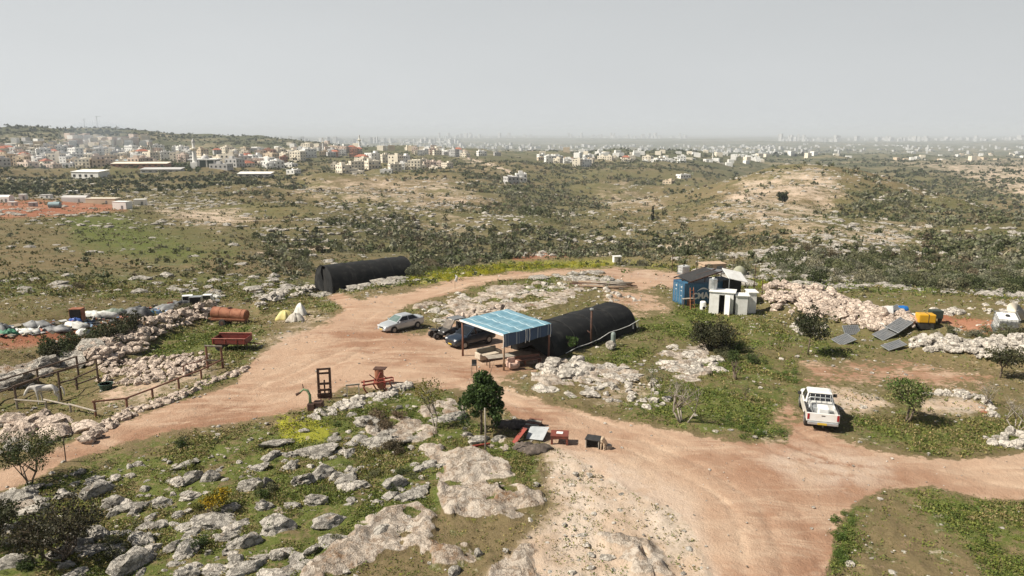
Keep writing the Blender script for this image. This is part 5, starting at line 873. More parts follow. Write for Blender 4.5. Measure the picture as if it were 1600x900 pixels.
for i, px in enumerate((97, 105, 121, 133, 141, 152)):
    p = P(px, 203); p.z = H(p.x, p.y); hh_ = (23, 23, 26, 22, 17, 18)[i]
    def spire2(rg, hh_=hh_): u = rg.uniform(0, 1); q = 4.2 * (1 - u) ** .6 * min(1, u * 5 + .3); a = rg.uniform(0, 6.28); return Vector((math.cos(a) * q * .7, math.sin(a) * q * .7, 1.5 + hh_ * .95 * u))
    tree('pine_tree', 'dark pointed pine on the skyline of the far left hill near the cranes', p, hh_, 4, [(.02, .03, .014)], 420, 1.1, .5, fork=.6, seed=20 + i, clumps=40, shape=spire2)['group'] = 'pines on the far left hill'
# ------------------------------------------------------------------ paddock, horse
def up(p, y): return max(.3, hgt(p, y))
def fence(name, label, posts, rails, m, pr=.045, mr=None, cat='fence', base=None):
    """posts: (px, base y, top y); rails: list of (i, j, fraction of height i, fraction of height j)"""
    Pp = [P(x, yb) for x, yb, yt in posts]; hs = [up(p, q[2]) for p, q in zip(Pp, posts)]; o0 = Pp[0].copy(); r = thing(name, label, cat, o0)
    for p, h in zip(Pp, hs): c = MB(); v = p - o0; c.tube([(v.x, v.y, v.z - .2), (v.x, v.y, v.z + h)], pr, 7); c.build('post', m, r)
    for i, j, a, b in rails: c = MB(); A_ = Pp[i] - o0 + Vector((0, -.05, hs[i] * a)); B_ = Pp[j] - o0 + Vector((0, -.05, hs[j] * b)); d = (B_ - A_).normalized() * .1; c.tube([A_ - d, (A_ + B_) / 2, B_ + d], pr * .8, 7); c.build('rail', mr or m, r)
    return r
fence('paddock_fence', 'dark wooden paddock fence standing nearest the white horse', [(27, 637, 603), (96, 624, 580), (121, 609, 590), (154, 597, 561)], [(0, 1, 1, 1), (1, 3, 1, 1), (2, 3, 1, .6), (2, 3, .45, .25), (1, 2, .6, .9)], WOODD, .075)
fence('paddock_fence', 'dark wooden back rail fence of the paddock along the long bedrock ledge', [(-40, 640, 608), (61, 603, 577), (123, 588, 557)], [(0, 1, 1, 1), (1, 2, 1, 1), (0, 1, .4, .45), (1, 2, .5, .5)], WOODD, .075)
fence('paddock_fence', 'low front fence of pale poles on the near side of the horse', [(27, 638, 624), (73, 641, 624), (111, 645, 631), (150, 651, 641)], [(0, 1, 1, .8), (1, 2, 1, .9), (2, 3, 1, .95)], WOODG, .07)
fence('paddock_fence', 'long low brown rail fence running along the road above the stone wall', [(150, 651, 627), (199, 639, 622), (239, 622, 607), (280, 608, 591), (315, 592, 578), (349, 575, 561)], [(i, i + 1, 1, 1) for i in range(5)], WOODR, .075)
fence('paddock_fence', 'short inner rail fence beside the tall timber gate frame', [(288, 587, 571), (324, 577, 561)], [(0, 1, 1, 1)], WOODR, .05)
fence('gate_frame', 'tall rust brown timber gate frame with a pale top beam', [(325, 577, 540), (348, 575, 541)], [(0, 1, 1, 1), (0, 1, .4, .35)], WOODR, .085, WOODG, 'gate')
c = P(0, 600); 
def skin(name, pts, edges, rad, m, parent, sub=2):
    me = bpy.data.meshes.new(name); me.from_pydata(pts, edges, []); o = link(name, me, parent); me.materials.append(m); sm_ = o.modifiers.new('skin', 'SKIN'); sm_.use_smooth_shade = True
    for v, q in zip(me.skin_vertices[0].data, rad): v.radius = (q if isinstance(q, tuple) else (q, q))
    me.skin_vertices[0].data[0].use_root = True; s = o.modifiers.new('sub', 'SUBSURF'); s.levels = sub; s.render_levels = sub; return o
HORSE = mat('white_horse_coat', (.62, .59, .55), (.42, .39, .36), 2.0, .8); HAIRG = mat('grey_mane', (.16, .15, .14), None, 5, .9)
hp_ = P(76, 630); r = thing('horse', 'white horse with a grey head grazing behind the paddock rails', 'horse', hp_, R(195))
pts = [(0, 0, 1.12), (.35, 0, 1.14), (.62, 0, 1.22), (-.4, 0, 1.13), (-.66, 0, 1.16), (.86, 0, 1.28), (1.08, 0, 1.18), (1.25, 0, .98), (1.37, 0, .76), (1.42, 0, .66),
       (.55, .17, .95), (.55, .17, .55), (.53, .17, .12), (.57, .17, .02), (.5, -.17, .95), (.42, -.17, .55), (.42, -.17, .12), (.46, -.17, .02), (-.62, .17, .92), (-.52, .17, .70), (-.72, .17, .50), (-.68, .17, .12), (-.63, .17, .02), (-.62, -.17, .92), (-.5, -.17, .70), (-.66, -.17, .50), (-.62, -.17, .12), (-.57, -.17, .02), (1.02, .09, 1.36), (1.02, -.09, 1.36)]
ed = [(0, 1), (1, 2), (0, 3), (3, 4), (2, 5), (5, 6), (6, 7), (7, 8), (8, 9), (2, 10), (10, 11), (11, 12), (12, 13), (2, 14), (14, 15), (15, 16), (16, 17), (4, 18), (18, 19), (19, 20), (20, 21), (21, 22), (4, 23), (23, 24), (24, 25), (25, 26), (26, 27), (6, 28), (6, 29)]
rad = [.29, .30, .26, .28, .25, .19, .15, .13, .10, .075, .13, .065, .045, .06, .13, .065, .045, .06, .17, .10, .065, .045, .06, .17, .10, .065, .045, .06, .03, .03]
skin('body', pts, ed, [q * .86 for q in rad], HORSE, r); skin('tail', [(-.88, 0, 1.16), (-1.02, 0, .95), (-1.05, 0, .6), (-1.02, 0, .4)], [(0, 1), (1, 2), (2, 3)], [.05, .07, .06, .02], HORSE, r); skin('mane', [(.70, 0, 1.46), (.90, 0, 1.47), (1.06, 0, 1.34)], [(0, 1), (1, 2)], [.045, .06, .045], HAIRG, r)
p = P(166, 608); r = thing('water_trough', 'dark green round feed tub on the paddock floor', 'tub', p); c = MB(); c.tube([(0, 0, 0), (0, 0, .42), (0, 0, .42), (0, 0, .12)], [.38, .46, .40, .34], 18); c.build('body', mat('dark_green_plastic', (.02, .06, .04), None, 3, .5), r); c = MB(); c.tube([(.47 * math.cos(k * .3), .47 * math.sin(k * .3), .42) for k in range(22)], .03, 6); c.build('rim', mat('dark_green_plastic', (.02, .06, .04)), r)
# ------------------------------------------------------------------ tank trailer, red cart, wrapped heap
pw = P(347, 510); r = thing('tank_trailer', 'rusty cylindrical tank trailer tilted on two wheels', 'trailer', pw + Vector((.2, .5, 0)), R(-9)); T0 = Vector((.75, 0, 1.12)); tl = MB(); prof = [(-2.25, .52), (-2.2, .60), (2.15, .60), (2.22, .50)]
tl.tube([(-2.05 + .75 + 0, 0, 1.30), (-1.98 + .75, 0, 1.29), (1.55 + .75, 0, 1.08), (1.62 + .75, 0, 1.07)], [.54, .60, .60, .52], 26); tk = tl.build('tank', RUST, r, False)
for x in (-.4, .75, 1.9): c = MB(); zc = 1.23 - .06 * x; c.tube([(x - .03, 0, zc - .0), (x + .03, 0, zc - .002)], .615, 26); c.build('hoop', RUST, tk)
c = MB(); c.tube([(.55, 0, 1.78), (.55, 0, 1.90)], .22, 14); c.build('hatch', RUSTD, tk); bx(r, 'frame', (.45, 0, .58), (3.6, .9, .12), RUST, .01); bx(r, 'side_rail', (.45, -.56, .78), (3.9, .08, .14), RUST, .01); bx(r, 'axle', (0, 0, .40), (.12, 1.3, .12), RUSTD, .01); c = MB(); c.bar((2.2, .3, .58), (3.1, 0, .35), .08); c.bar((2.2, -.3, .58), (3.1, 0, .35), .08); c.build('drawbar', RUSTD, r)
for y in (-.62, .62): wheel(r, 0, y, .38, .24, RUSTD, .55)
c = MB(); c.bar((2.3, -.1, .55), (2.3, -.1, 0), .08); c.build('support_leg', RUSTD, r)
p1 = P(345, 549); r = thing('tipping_trailer', 'low dark red open box trailer standing in its own shadow on the grass', 'trailer', p1 + Vector((.75, .7, 0)), R(-2)); bx(r, 'floor', (0, 0, .62), (2.75, 1.5, .07), REDP, .006)
for y, h in ((-.75, .42), (.75, .5)): w_ = bx(r, 'side_board', (0, y, .65 + h / 2), (2.75, .05, h), REDP, .006); [bx(w_, 'rib', (x, y - .04 * (1 if y < 0 else -1), .65 + h / 2), (.07, .04, h), REDB, .004) for x in (-1.3, -.3, .65, 1.3)]; bx(w_, 'lip', (0, y, .65 + h + .025), (2.8, .10, .05), mat('worn_pink_red_paint', (.40, .16, .12), (.3, .1, .08), 4, .6), .006)
for x in (-1.36, 1.36): bx(r, 'end_board', (x, 0, .87), (.05, 1.45, .42), REDP, .006)
for x in (-.9,):
    for y in (-.55, .55): wheel(r, x, y, .34, .2, RUSTD, .5)
bx(r, 'axle', (-.9, 0, .38), (.1, 1.0, .1), RUSTD, .01); c = MB(); c.bar((1.35, 0, .58), (2.3, 0, .45), .09); c.build('drawbar', RUSTD, r); c = MB(); c.bar((1.2, 0, .58), (1.2, 0, 0), .08); c.build('support_leg', RUSTD, r)
def heap(name, label, p, rx, ry, h, m, cat, yaw=0, pw=.75, seed=0, wr=.06, fl=0):
    V = []; F = []; n, k = 9, 26
    for i in range(n + 1):
        for j in range(k):
            a = 2 * math.pi * j / k; q = i / n; rr = 1 + .22 * math.sin(a * 2 + seed) + .13 * math.sin(a * 5 + seed * 2) + .08 * math.sin(a * 11 + seed * 3); z = h * max(0, 1 - q ** (1 / pw * 1.6)) ; w = mnoise.noise(Vector((math.cos(a) * q * 3, math.sin(a) * q * 3, seed))) * wr + wr * .6 * math.sin(a * 9 + seed) * q
            V.append((rx * q * rr * math.cos(a), ry * q * rr * math.sin(a), z + w * (1 + h) * .7 - (.05 if i == n else 0)))
    for i in range(n):
        for j in range(k): F.append((i * k + j, i * k + (j + 1) % k, (i + 1) * k + (j + 1) % k, (i + 1) * k + j))
    c = MB(); c.add(V, F); o = c.build(name, m, None, True); e = o.modifiers.new('solid', 'SOLIDIFY'); e.thickness = .03; o.location = p; o.rotation_euler = (0, 0, yaw); tag(o, label, cat); return o
YEL = mat('pale_yellow_sheet', (.62, .54, .20), (.50, .44, .20), 2, .6); SHW = mat('white_sheet', (.66, .66, .63), (.48, .46, .42), 2.5, .6); SHG = mat('grey_sheet', (.17, .175, .18), (.25, .25, .25), 1.5, .6); SHD = mat('dark_grey_sheet', (.065, .07, .075), (.12, .12, .125), 1.5, .6); SHGR = mat('dirty_white_sheet', (.46, .43, .38), (.30, .27, .23), 3, .7)
heap('sheeted_heap', 'pale yellow plastic sheet over the left part of the wrapped heap', P(443, 500) + Vector((.1, .4, 0)), .85, .8, .95, YEL, 'sheeted heap', seed=1); heap('sheeted_heap', 'crumpled dirty white sheet at the front right of the wrapped heap', P(457, 503) + Vector((.25, .3, 0)), .85, .75, .85, SHGR, 'sheeted heap', seed=2, wr=.13); heap('sheeted_heap', 'tall clean white sheet at the back of the wrapped heap', P(464, 496) + Vector((.1, .9, 0)), .7, .65, 1.3, SHW, 'sheeted heap', seed=3, pw=.9)
# ------------------------------------------------------------------ junk strip beyond the bank on the left
def flat_sheet(label, px, py, w, d, m, h=.35, yaw=0, seed=0, cat='tarpaulin', name='tarpaulin'): return heap(name, label, P(px, py), w / 2 * .8, d / 2 * .8, h, m, cat, yaw, .6, seed, .17)
flat_sheet('large dark grey tarpaulin mound in the middle of the junk strip', 215, 494, 4.2, 2.0, SHD, .95, R(15), 4); flat_sheet('dark sheet with pale folds at the right end of the junk strip', 262, 484, 4.6, 1.5, SHG, .6, R(22), 5); flat_sheet('narrow black sheet next to the grey cabinets of the junk strip', 285, 477, 3.2, 1.2, SHD, .5, R(25), 6)
flat_sheet('white sheet lying flat right of the red cabinet', 150, 495, 4.0, 2.0, SHW, .55, R(10), 7); flat_sheet('grey sheet folded over on the left of the junk strip', 55, 510, 3.0, 1.8, SHG, .5, R(10), 8); flat_sheet('broad grey brown sheet beside the crumpled white one', 82, 516, 3.6, 1.8, SHG, .4, R(12), 9); flat_sheet('crumpled white sheet in front of the red cabinet', 115, 510, 3.4, 1.8, SHW, .4, R(14), 10)
flat_sheet('long low white board edge over dark shade in the junk strip', 40, 520, 3.6, 1.2, SHW, .3, R(6), 11); flat_sheet('small white sack pile alone on the red soil strip', 131, 523, 1.9, 1.1, SHW, .55, 0, 12); flat_sheet('green net crumpled at the left edge of the junk strip', 13, 522, 1.8, 1.2, mat('green_net', (.03, .16, .09), (.06, .2, .12), 4, .7), .4, 0, 13); flat_sheet('bright blue sheet scrap under the red cabinet', 118, 502, 1.3, .9, mat('blue_sheet', (.03, .09, .38), (.06, .14, .42), 3, .5), .4, 0, 14); flat_sheet('small teal sheet scrap at the foot of the dark folded sheet', 235, 490, 1.1, .7, mat('teal_sheet', (.05, .19, .27), None, 3, .5), .3, 0, 15)
flat_sheet('black sheet at the far left end of the junk strip', 3, 517, 2.4, 1.6, SHD, .6, 0, 16); flat_sheet('pale sheet scraps behind the rusty tank trailer', 335, 466, 2.6, 1.2, SHW, .4, R(10), 17); flat_sheet('grey green sheet behind the dark tarpaulin mound', 180, 490, 3.0, 1.4, mat('greenish_sheet', (.13, .17, .13), (.3, .32, .28), 2, .7), .5, R(12), 18)
def crate(label, px, py, w, d, h, m, yaw=0, cat='cabinet', name='cabinet'):
    r = thing(name, label, cat, P(px, py), yaw); bx(r, 'case', (0, 0, h / 2), (w, d, h), m, .02); bx(r, 'front', (0, -d / 2 - .012, h / 2), (w - .14, .02, h - .14), DARK, .002); return r  # closed case; dark front sheet stands in for shade inside
crate('rust red open cabinet standing upright in the junk strip', 122, 501, 1.1, .8, 1.2, RUST, R(8)); crate('pale grey cabinet with a dark opening near the rusty tank trailer', 307, 477, 1.3, .9, 1.1, STEEL, R(12)); crate('small white box with a dark opening left of the rusty tank trailer', 325, 472, 1.0, .8, .9, WHITE, R(5)); crate('white sheet metal box at the left side of the grey cabinet', 294, 475, 1.1, .8, 1.0, WHITE, R(20))
n = 260; px, py = inpoly([(0,512),(120,498),(220,482),(300,468),(345,462),(340,475),(280,486),(200,500),(100,520),(0,530)], n); x, y, z, ok = hit(px, py); V = []; F = []; T = []
for i in range(n):
    s = rng.uniform(.08, .35); R3 = Matrix.Rotation(rng.uniform(0, 6.28), 3, 'Z') @ Matrix.Rotation(rng.uniform(-.9, .9), 3, 'X'); b0 = len(V); col_ = [(.5, .5, .48), (.05, .05, .055), (.2, .2, .2), (.1, .16, .25), (.3, .1, .06), (.35, .3, .22)][int(rng.integers(6))]
    for k in (-1, 1):
        for a_, b_ in ((-1, -1), (1, -1), (1, 1), (-1, 1)): v = R3 @ Vector((a_ * s, b_ * s * .6, k * s * .12)); V.append((x[i] + v.x, y[i] + v.y, z[i] + .1 + v.z)); T.append(col_)
    F += [(b0 + 3, b0 + 2, b0 + 1, b0), (b0 + 4, b0 + 5, b0 + 6, b0 + 7), (b0, b0 + 1, b0 + 5, b0 + 4), (b0 + 1, b0 + 2, b0 + 6, b0 + 5), (b0 + 2, b0 + 3, b0 + 7, b0 + 6), (b0 + 3, b0, b0 + 4, b0 + 7)]
tn = NT('scrap'); tn.put(tn.attr('tint').outputs['Color'], tn.b.inputs['Base Color']); tn.b.inputs['Roughness'].default_value = .6
tag(link('scrap', npmesh('scrap', V, F, [tn.m], tint=T)), 'loose scrap boards and plastic of the junk strip', 'scrap', kind='stuff')
# ------------------------------------------------------------------ old machines by the dry stone wall
b = P(508, 622); r = thing('fork_lift_mast', 'tall dark rusty fork lift mast standing upright by the dry stone wall', 'fork lift mast', b, R(12)); hM = hgt(b, 576)
for x in (-.37, .37): c = MB(); c.bar((x, 0, -.1), (x, .12, hM), .11, .16); c.build('upright', RUSTD, r)
for z, t_ in ((.12, .2), (.55, .12), (.98, .14), (hM * .83, .12), (hM - .06, .12)): bx(r, 'crossbar', (0, .12 * z / hM, z), (.64, .10, t_), RUSTD, .01)
bx(r, 'carriage', (0, -.14, .62), (.9, .10, .14), RUSTD, .01); bx(r, 'carriage', (0, -.14, .28), (.95, .12, .22), RUSTD, .01); c = MB(); c.tube([(0, .02, .2), (0, .1, hM * .6)], .05, 8); c.build('lift_ram', RUSTD, r)
for x in (-.25, .25): c = MB(); c.bar((x, -.16, .2), (x, -.16, .72), .09, .05); c.bar((x, -.16, .06), (x, -.7, .04), .09, .04); c.build('fork', RUSTD, r)
b = P(486, 641); r = thing('water_pump', 'old green bent pump arm on a rusty block', 'pump', b); GRP = mat('faded_green_paint', (.12, .22, .10), (.2, .24, .14), 4, .7); bx(r, 'base', (.05, 0, .22), (.45, .4, .5), RUSTD, .03); c = MB(); c.tube([(-.02, 0, .3), (-.02, 0, 1.0), (-.15, 0, 1.3), (-.38, -.02, 1.38), (-.6, -.05, 1.2)], [.09, .085, .08, .07, .05], 10); c.build('arm', GRP, r, True); c = MB(); c.tube([(-.38, 0, 1.36), (-.45, .05, 1.7)], .03, 6); c.tube([(-.55, 0, 1.2), (-.85, -.1, 1.05)], [.06, .1], 8); c.build('handle', RUSTD, r)
bx(r, 'housing', (.45, .15, .3), (.6, .5, .5), RUSTD, .06)
b = P(552, 620); r = thing('sawhorse', 'small grey wooden trestle behind the dry stone wall', 'trestle', b, R(15)); bx(r, 'beam', (0, 0, .78), (.9, .1, .1), WOODG, .008)
for x in (-.38, .38):
    for y in (-.22, .22): c = MB(); c.bar((x, y, 0), (x, y * .1, .74), .06); c.build('leg', WOODG, r)
b = P(593, 600); r = thing('oil_drum', 'tall rust brown drum with a dark flat lid behind the red plough', 'drum', b); hD = hgt(b, 576); c = MB(); c.tube([(0, 0, 0), (0, 0, .02), (0, 0, hD * .33), (0, 0, hD * .35), (0, 0, hD * .37), (0, 0, hD)], [.30, .31, .31, .325, .31, .31], 20); c.build('body', RUST, r); bx(r, 'lid', (.08, 0, hD + .03), (.85, .62, .06), RUSTD, .01, R(-6))
b = P(592, 612); r = thing('plough', 'tangled bright red plough frame beside the rust brown drum', 'plough', b, R(18)); c = MB(); c.bar((-1.1, -.2, .62), (1.0, -.15, .75), .09); c.bar((-1.1, .35, .66), (1.0, .35, .8), .09); c.build('frame', REDB, r)
for x in (-1.0, -.3, .35, .95): c = MB(); c.bar((x, -.25, .66), (x + .1, .42, .74), .08); c.build('crossbar', REDB, r)
for x, y in ((-.9, -.2), (-.2, .3), (.45, -.2), (.9, .3)): c = MB(); c.tube([(x, y, .7), (x - .12, y, .45), (x + .05, y, .12), (x + .28, y, -.02)], [.045, .05, .05, .03], 7); c.build('tine', REDB, r, True)
c = MB(); c.bar((-.1, .05, .75), (.15, .1, 1.3), .07); c.bar((.6, .1, .8), (.15, .1, 1.3), .06); c.bar((-.1, .3, .75), (-.55, .35, 1.15), .05); c.build('hitch', REDB, r); 
for y in (-.05, .25): c = MB(); c.tube([(.2, y, .45), (.2, y + .03, .45)], .3, 16); c.build('disc', RUST, r)
# red low table, dog, kennel and the scrap by the road
b = P(875, 694); r = thing('low_table', 'low red brown wooden table with a sheet of paper on top', 'table', b + Vector((0, .3, 0)), R(-6)); RT = mat('red_brown_varnish', (.20, .052, .032), (.13, .04, .028), 4, .5); w, d = 1.0, .85; bx(r, 'top', (0, 0, .50), (w, d, .07), RT, .012); bx(r, 'apron', (0, -d / 2 + .03, .41), (w - .1, .03, .11), RT, .004); bx(r, 'apron', (0, d / 2 - .03, .41), (w - .1, .03, .11), RT, .004)
for x in (-w / 2 + .08, w / 2 - .08):
    for y in (-d / 2 + .08, d / 2 - .08): bx(r, 'leg', (x, y, .23), (.12, .12, .46), RT, .008)
o = bx(None, 'paper_sheet', b + Vector((0, .33, .545)), (.36, .30, .012), WHITE, .002, R(-10)); tag(o, 'white sheet of paper lying on the low red table', 'paper')
b = P(927, 697); r = thing('dog_kennel', 'small white sided kennel with a dark open front and back by the dog', 'kennel', b, R(-20)); c = MB(); c.box((-.36, 0, .24), (.04, .6, .48)); c.box((.36, 0, .24), (.04, .6, .48)); c.box((0, .3, .24), (.76, .04, .48)); c.build('wall', SHGR, r); c = MB(); c.slab((-.42, -.34, .50), (.42, -.34, .50), (.42, .36, .52), (-.42, .36, .52), .03); c.build('roof', BLACKP, r); bx(r, 'opening', (0, -.1, .22), (.66, .03, .42), DARK, .002)  # dark sheet stands in for the shade inside the kennel
FUR = mat('tan_dog_fur', (.50, .40, .29), (.35, .26, .18), 4, .9); b = P(943, 701); r = thing('dog', 'small tan dog sitting beside the open kennel', 'dog', b, R(240), None, 1.25)
pts = [(-.12, 0, .16), (-.02, 0, .28), (.06, 0, .42), (.12, 0, .52), (.24, 0, .50), (.30, 0, .48), (.08, .07, .30), (.12, .07, .15), (.13, .07, .02), (.17, .07, .015), (.08, -.07, .30), (.12, -.07, .15), (.13, -.07, .02), (.17, -.07, .015), (-.10, .10, .12), (.03, .11, .11), (-.03, .11, .03), (.06, .11, .02), (-.10, -.10, .12), (.03, -.11, .11), (-.03, -.11, .03), (.06, -.11, .02), (-.24, 0, .06), (-.36, .06, .05), (.10, .055, .62), (.10, -.055, .62)]
ed = [(0, 1), (1, 2), (2, 3), (3, 4), (4, 5), (2, 6), (6, 7), (7, 8), (8, 9), (2, 10), (10, 11), (11, 12), (12, 13), (0, 14), (14, 15), (15, 16), (16, 17), (0, 18), (18, 19), (19, 20), (20, 21), (0, 22), (22, 23), (3, 24), (3, 25)]
skin('body', pts, ed, [.14, .13, .10, .085, .05, .03, .05, .032, .028, .025, .05, .032, .028, .025, .09, .06, .035, .028, .09, .06, .035, .028, .03, .018, .018, .018], FUR, r)
o = bx(None, 'stone_block', P(951, 702) + Vector((.0, .1, .12)), (.34, .3, .26), WOODG, .05, .4); tag(o, 'small brown block lying right of the tan dog', 'block')
b = P(838, 690); r = thing('scrap_sheet', 'bent grey metal sheet leaning over the burnt scrap beside the low table', 'scrap sheet', b); c = MB(); c.slab((-.6, .2, .1), (.35, -.1, .12), (.75, .6, .62), (-.3, .9, .55), .03); c.build('sheet', STEEL, r); c = MB(); c.slab((-.2, .9, .5), (.5, .55, .55), (.9, 1.3, .15), (.1, 1.6, .15), .03); c.build('sheet', GREYM, r)
b = P(806, 692); r = thing('red_panel', 'faded red tilted metal panel at the left of the burnt scrap', 'panel', b); c = MB(); c.slab((-.25, -.15, .08), (.0, -.3, .1), (.65, .55, .62), (.4, .75, .6), .04); c.build('sheet', REDB, r); c = MB(); c.bar((.5, .6, .0), (.52, .62, .6), .05); c.build('prop', RUSTD, r)
b = P(790, 697); r = thing('red_beam', 'short red painted beam lying on bare rock near the pale stake', 'beam', P(750, 702)); c = MB(); c.bar((-.55, -.1, .12), (.55, .15, .2), .1); c.build('beam', REDB, r)
b = P(832, 671); r = thing('pallet_board', 'striped brown board pallet lying tilted beyond the bent grey sheet', 'pallet', b, R(70))
for i in range(6): bx(r, 'slat', (i * .26 - .6, 0, .28 + i * .02), (.19, .8, .04), [WOODG, WOODR][i % 2], .004)
for y in (-.3, .3): bx(r, 'bearer', (.05, y, .2), (1.4, .08, .1), WOODD, .004)
for i, (px, py, s) in enumerate(((818, 700, .8), (838, 703, .9), (800, 664, 1.1), (822, 664, .9))): heap('ash_heap', ['dark burnt scrap heap under the red panel', 'dark burnt scrap heap in front of the bent grey sheet', 'black charred branch heap under the cone shaped tree shade', 'charred branch heap beside the striped pallet'][i], P(px, py), s, s * .6, .28, mat('charred_scrap', (.07, .055, .045), (.15, .12, .10), 6, .95), 'ash heap', 0, .6, 30 + i, .12)
# sofa, tables, stools and benches below and beside the shelter
b = P(757, 564); r = thing('sofa', 'cream sofa with a grey back cushion under the shelter edge', 'sofa', b + Vector((.3, .5, 0)), R(35)); CU = mat('cream_upholstery', (.50, .43, .34), (.36, .30, .24), 3, .9); bx(r, 'seat', (0, 0, .30), (1.8, .75, .36), CU, .06); bx(r, 'backrest', (0, .36, .60), (1.8, .2, .6), mat('grey_cushion', (.22, .20, .16), None, 3, .9), .07)
for x in (-.95, .95): bx(r, 'armrest', (x, 0, .42), (.2, .8, .5), CU, .06)
b = P(772, 574); r = thing('outdoor_table', 'long grey topped table by the front post of the shelter', 'table', b + Vector((.5, .5, 0)), R(20)); bx(r, 'top', (0, 0, .74), (2.2, .9, .05), WOODG, .01)
for x in (-1.0, 1.0):
    for y in (-.36, .36): bx(r, 'leg', (x, y, .36), (.06, .06, .72), RUSTD, .006)
b = P(741, 589); r = thing('bar_stool', 'tall stool with pale legs and a black seat at the yard corner of the shelter', 'stool', b); bx(r, 'seat', (0, 0, .92), (.36, .36, .06), BLACKP, .02); bx(r, 'backrest', (.0, .17, 1.10), (.36, .05, .34), BLACKP, .02)
for x in (-.15, .15):
    for y in (-.15, .15): c = MB(); c.tube([(x * 1.5, y * 1.5, 0), (x, y, .9)], .022, 6); c.build('leg', WOOD, r)
bx(r, 'footrest', (0, -.2, .35), (.42, .03, .03), WOOD, .004)
b = P(815, 573); r = thing('bench', 'long low red brown bench along the front of the shelter', 'bench', b + Vector((.25, .35, 0)), R(21)); bx(r, 'seat', (0, 0, .46), (2.6, .45, .07), WOODR, .01); bx(r, 'backrest', (0, .26, .62), (2.6, .05, .2), WOODR, .01)
for x in (-1.2, 0, 1.2): bx(r, 'leg', (x, 0, .22), (.08, .4, .44), WOODR, .008)
b = P(797, 579); r = thing('armchair', 'pinkish white armchair at the front end of the red brown bench', 'armchair', b + Vector((.2, .3, 0)), R(30)); PK = mat('pinkish_upholstery', (.52, .36, .30), (.4, .26, .2), 3, .9); bx(r, 'seat', (0, 0, .28), (.65, .65, .34), PK, .06); bx(r, 'backrest', (0, .3, .6), (.65, .16, .5), PK, .06); bx(r, 'armrest', (-.36, 0, .42), (.14, .65, .4), PK, .05); bx(r, 'armrest', (.36, 0, .42), (.14, .65, .4), PK, .05)
p = P(957, 543); r = thing('gas_cylinder', 'tall grey green gas cylinder standing against the near black tunnel', 'gas cylinder', p + Vector((.1, .4, 0))); c = MB(); c.tube([(0, 0, 0), (0, 0, 1.05), (0, 0, 1.17), (0, 0, 1.22)], [.20, .20, .15, .06], 16); c.build('bottle', mat('grey_green_paint', (.24, .29, .27), None, 3, .5), r); c = MB(); c.tube([(0, 0, 1.2), (0, 0, 1.34)], .05, 8); c.build('valve', STEEL, r)
p = P(956, 547); o = link('boulder', rock_me('round', 3, ROCK_W)); o.location = p + Vector((-.05, .1, .3)); o.scale = (.38, .38, .62); tag(o, 'bright white upright stone at the foot of the gas cylinder', 'boulder')
# flag
p = P(711, 452); r = thing('flag', 'small white flag hanging from a thin pole beside the far dirt track', 'flag', p); hF = hgt(p, 429); c = MB(); c.tube([(0, 0, -.1), (.02, 0, hF)], .022, 6); c.build('pole', WOODD, r); V = []; F = []
for j in range(7):
    for i in range(4): V.append((.02 + i * .10 + .05 * math.sin(j), .05 * math.sin(i * 2 + j * .8), hF - j * .14 - i * .05))
for j in range(6):
    for i in range(3): F.append((j * 4 + i, j * 4 + i + 1, j * 4 + i + 5, j * 4 + i + 4))
c = MB(); c.add(V, F); o = c.build('cloth', WHITE, r, True); e = o.modifiers.new('solid', 'SOLIDIFY'); e.thickness = .012
# ------------------------------------------------------------------ solar panels and clutter at the right bank
SOL = mat('solar_cells', (.10, .105, .11), (.15, .15, .15), 2, .38, 0, spec=.7)  # grey of the reflected sky is put into the cell colour
def panel(label, px, py, w, d, pitch, yaw, roll=0, nx=6, ny=4, h=.5):
    p = P(px, py); w *= .88; d *= .88; h *= .75; r = thing('solar_panel', label, 'solar panel', p + Vector((0, 0, h))); r.rotation_euler = (pitch, roll, yaw); bx(r, 'cells', (0, 0, 0), (w, d, .03), SOL, .003); c = MB()
    for x in (-w / 2, w / 2): c.box((x, 0, 0), (.05, d + .05, .06))
    for y in (-d / 2, d / 2): c.box((0, y, 0), (w - .05, .05, .06))
    c.build('frame', STEEL, r); c = MB()
    for i in range(1, nx): c.box((-w / 2 + w * i / nx, 0, .017), (.016, d - .05, .005))
    for i in range(1, ny): c.box((0, -d / 2 + d * i / ny, .0185), (w - .05, .014, .005))
    c.build('grid_line', STEEL, r); c = MB(); M = r.matrix_basis.to_3x3().inverted()
    for x in (-w * .4, w * .4): a = Vector((x, d * .42, -.03)); c.tube([a, a + M @ Vector((0, 0, -h - .35))], .022, 6)
    c.build('stand', GREYM, r); return r
panel('upright solar panel showing its dark cell grid by the dark flat topped tree', 1330, 521, 1.7, 1.0, R(48), R(8), 0, 8, 4, .45); panel('low tilted solar panel lit on its edge in front of the upright one', 1318, 536, 1.9, 1.3, R(14), R(22), R(-12), 8, 4, .45); panel('long solar panel sloping down at the middle of the group', 1382, 527, 2.0, 1.3, R(14), R(24), R(-14), 8, 4, .4)
panel('highest solar panel at the upper right of the group', 1404, 521, 2.4, 1.3, R(16), R(30), R(-18), 8, 4, .85); panel('nearest solar panel low over dark shade with a thin white leg', 1396, 546, 2.1, 1.0, R(12), R(18), R(-10), 8, 4, .5); panel('solar panel half buried behind the white sheets', 1398, 508, 1.4, .9, R(25), R(30), R(-10), 6, 4, .8)
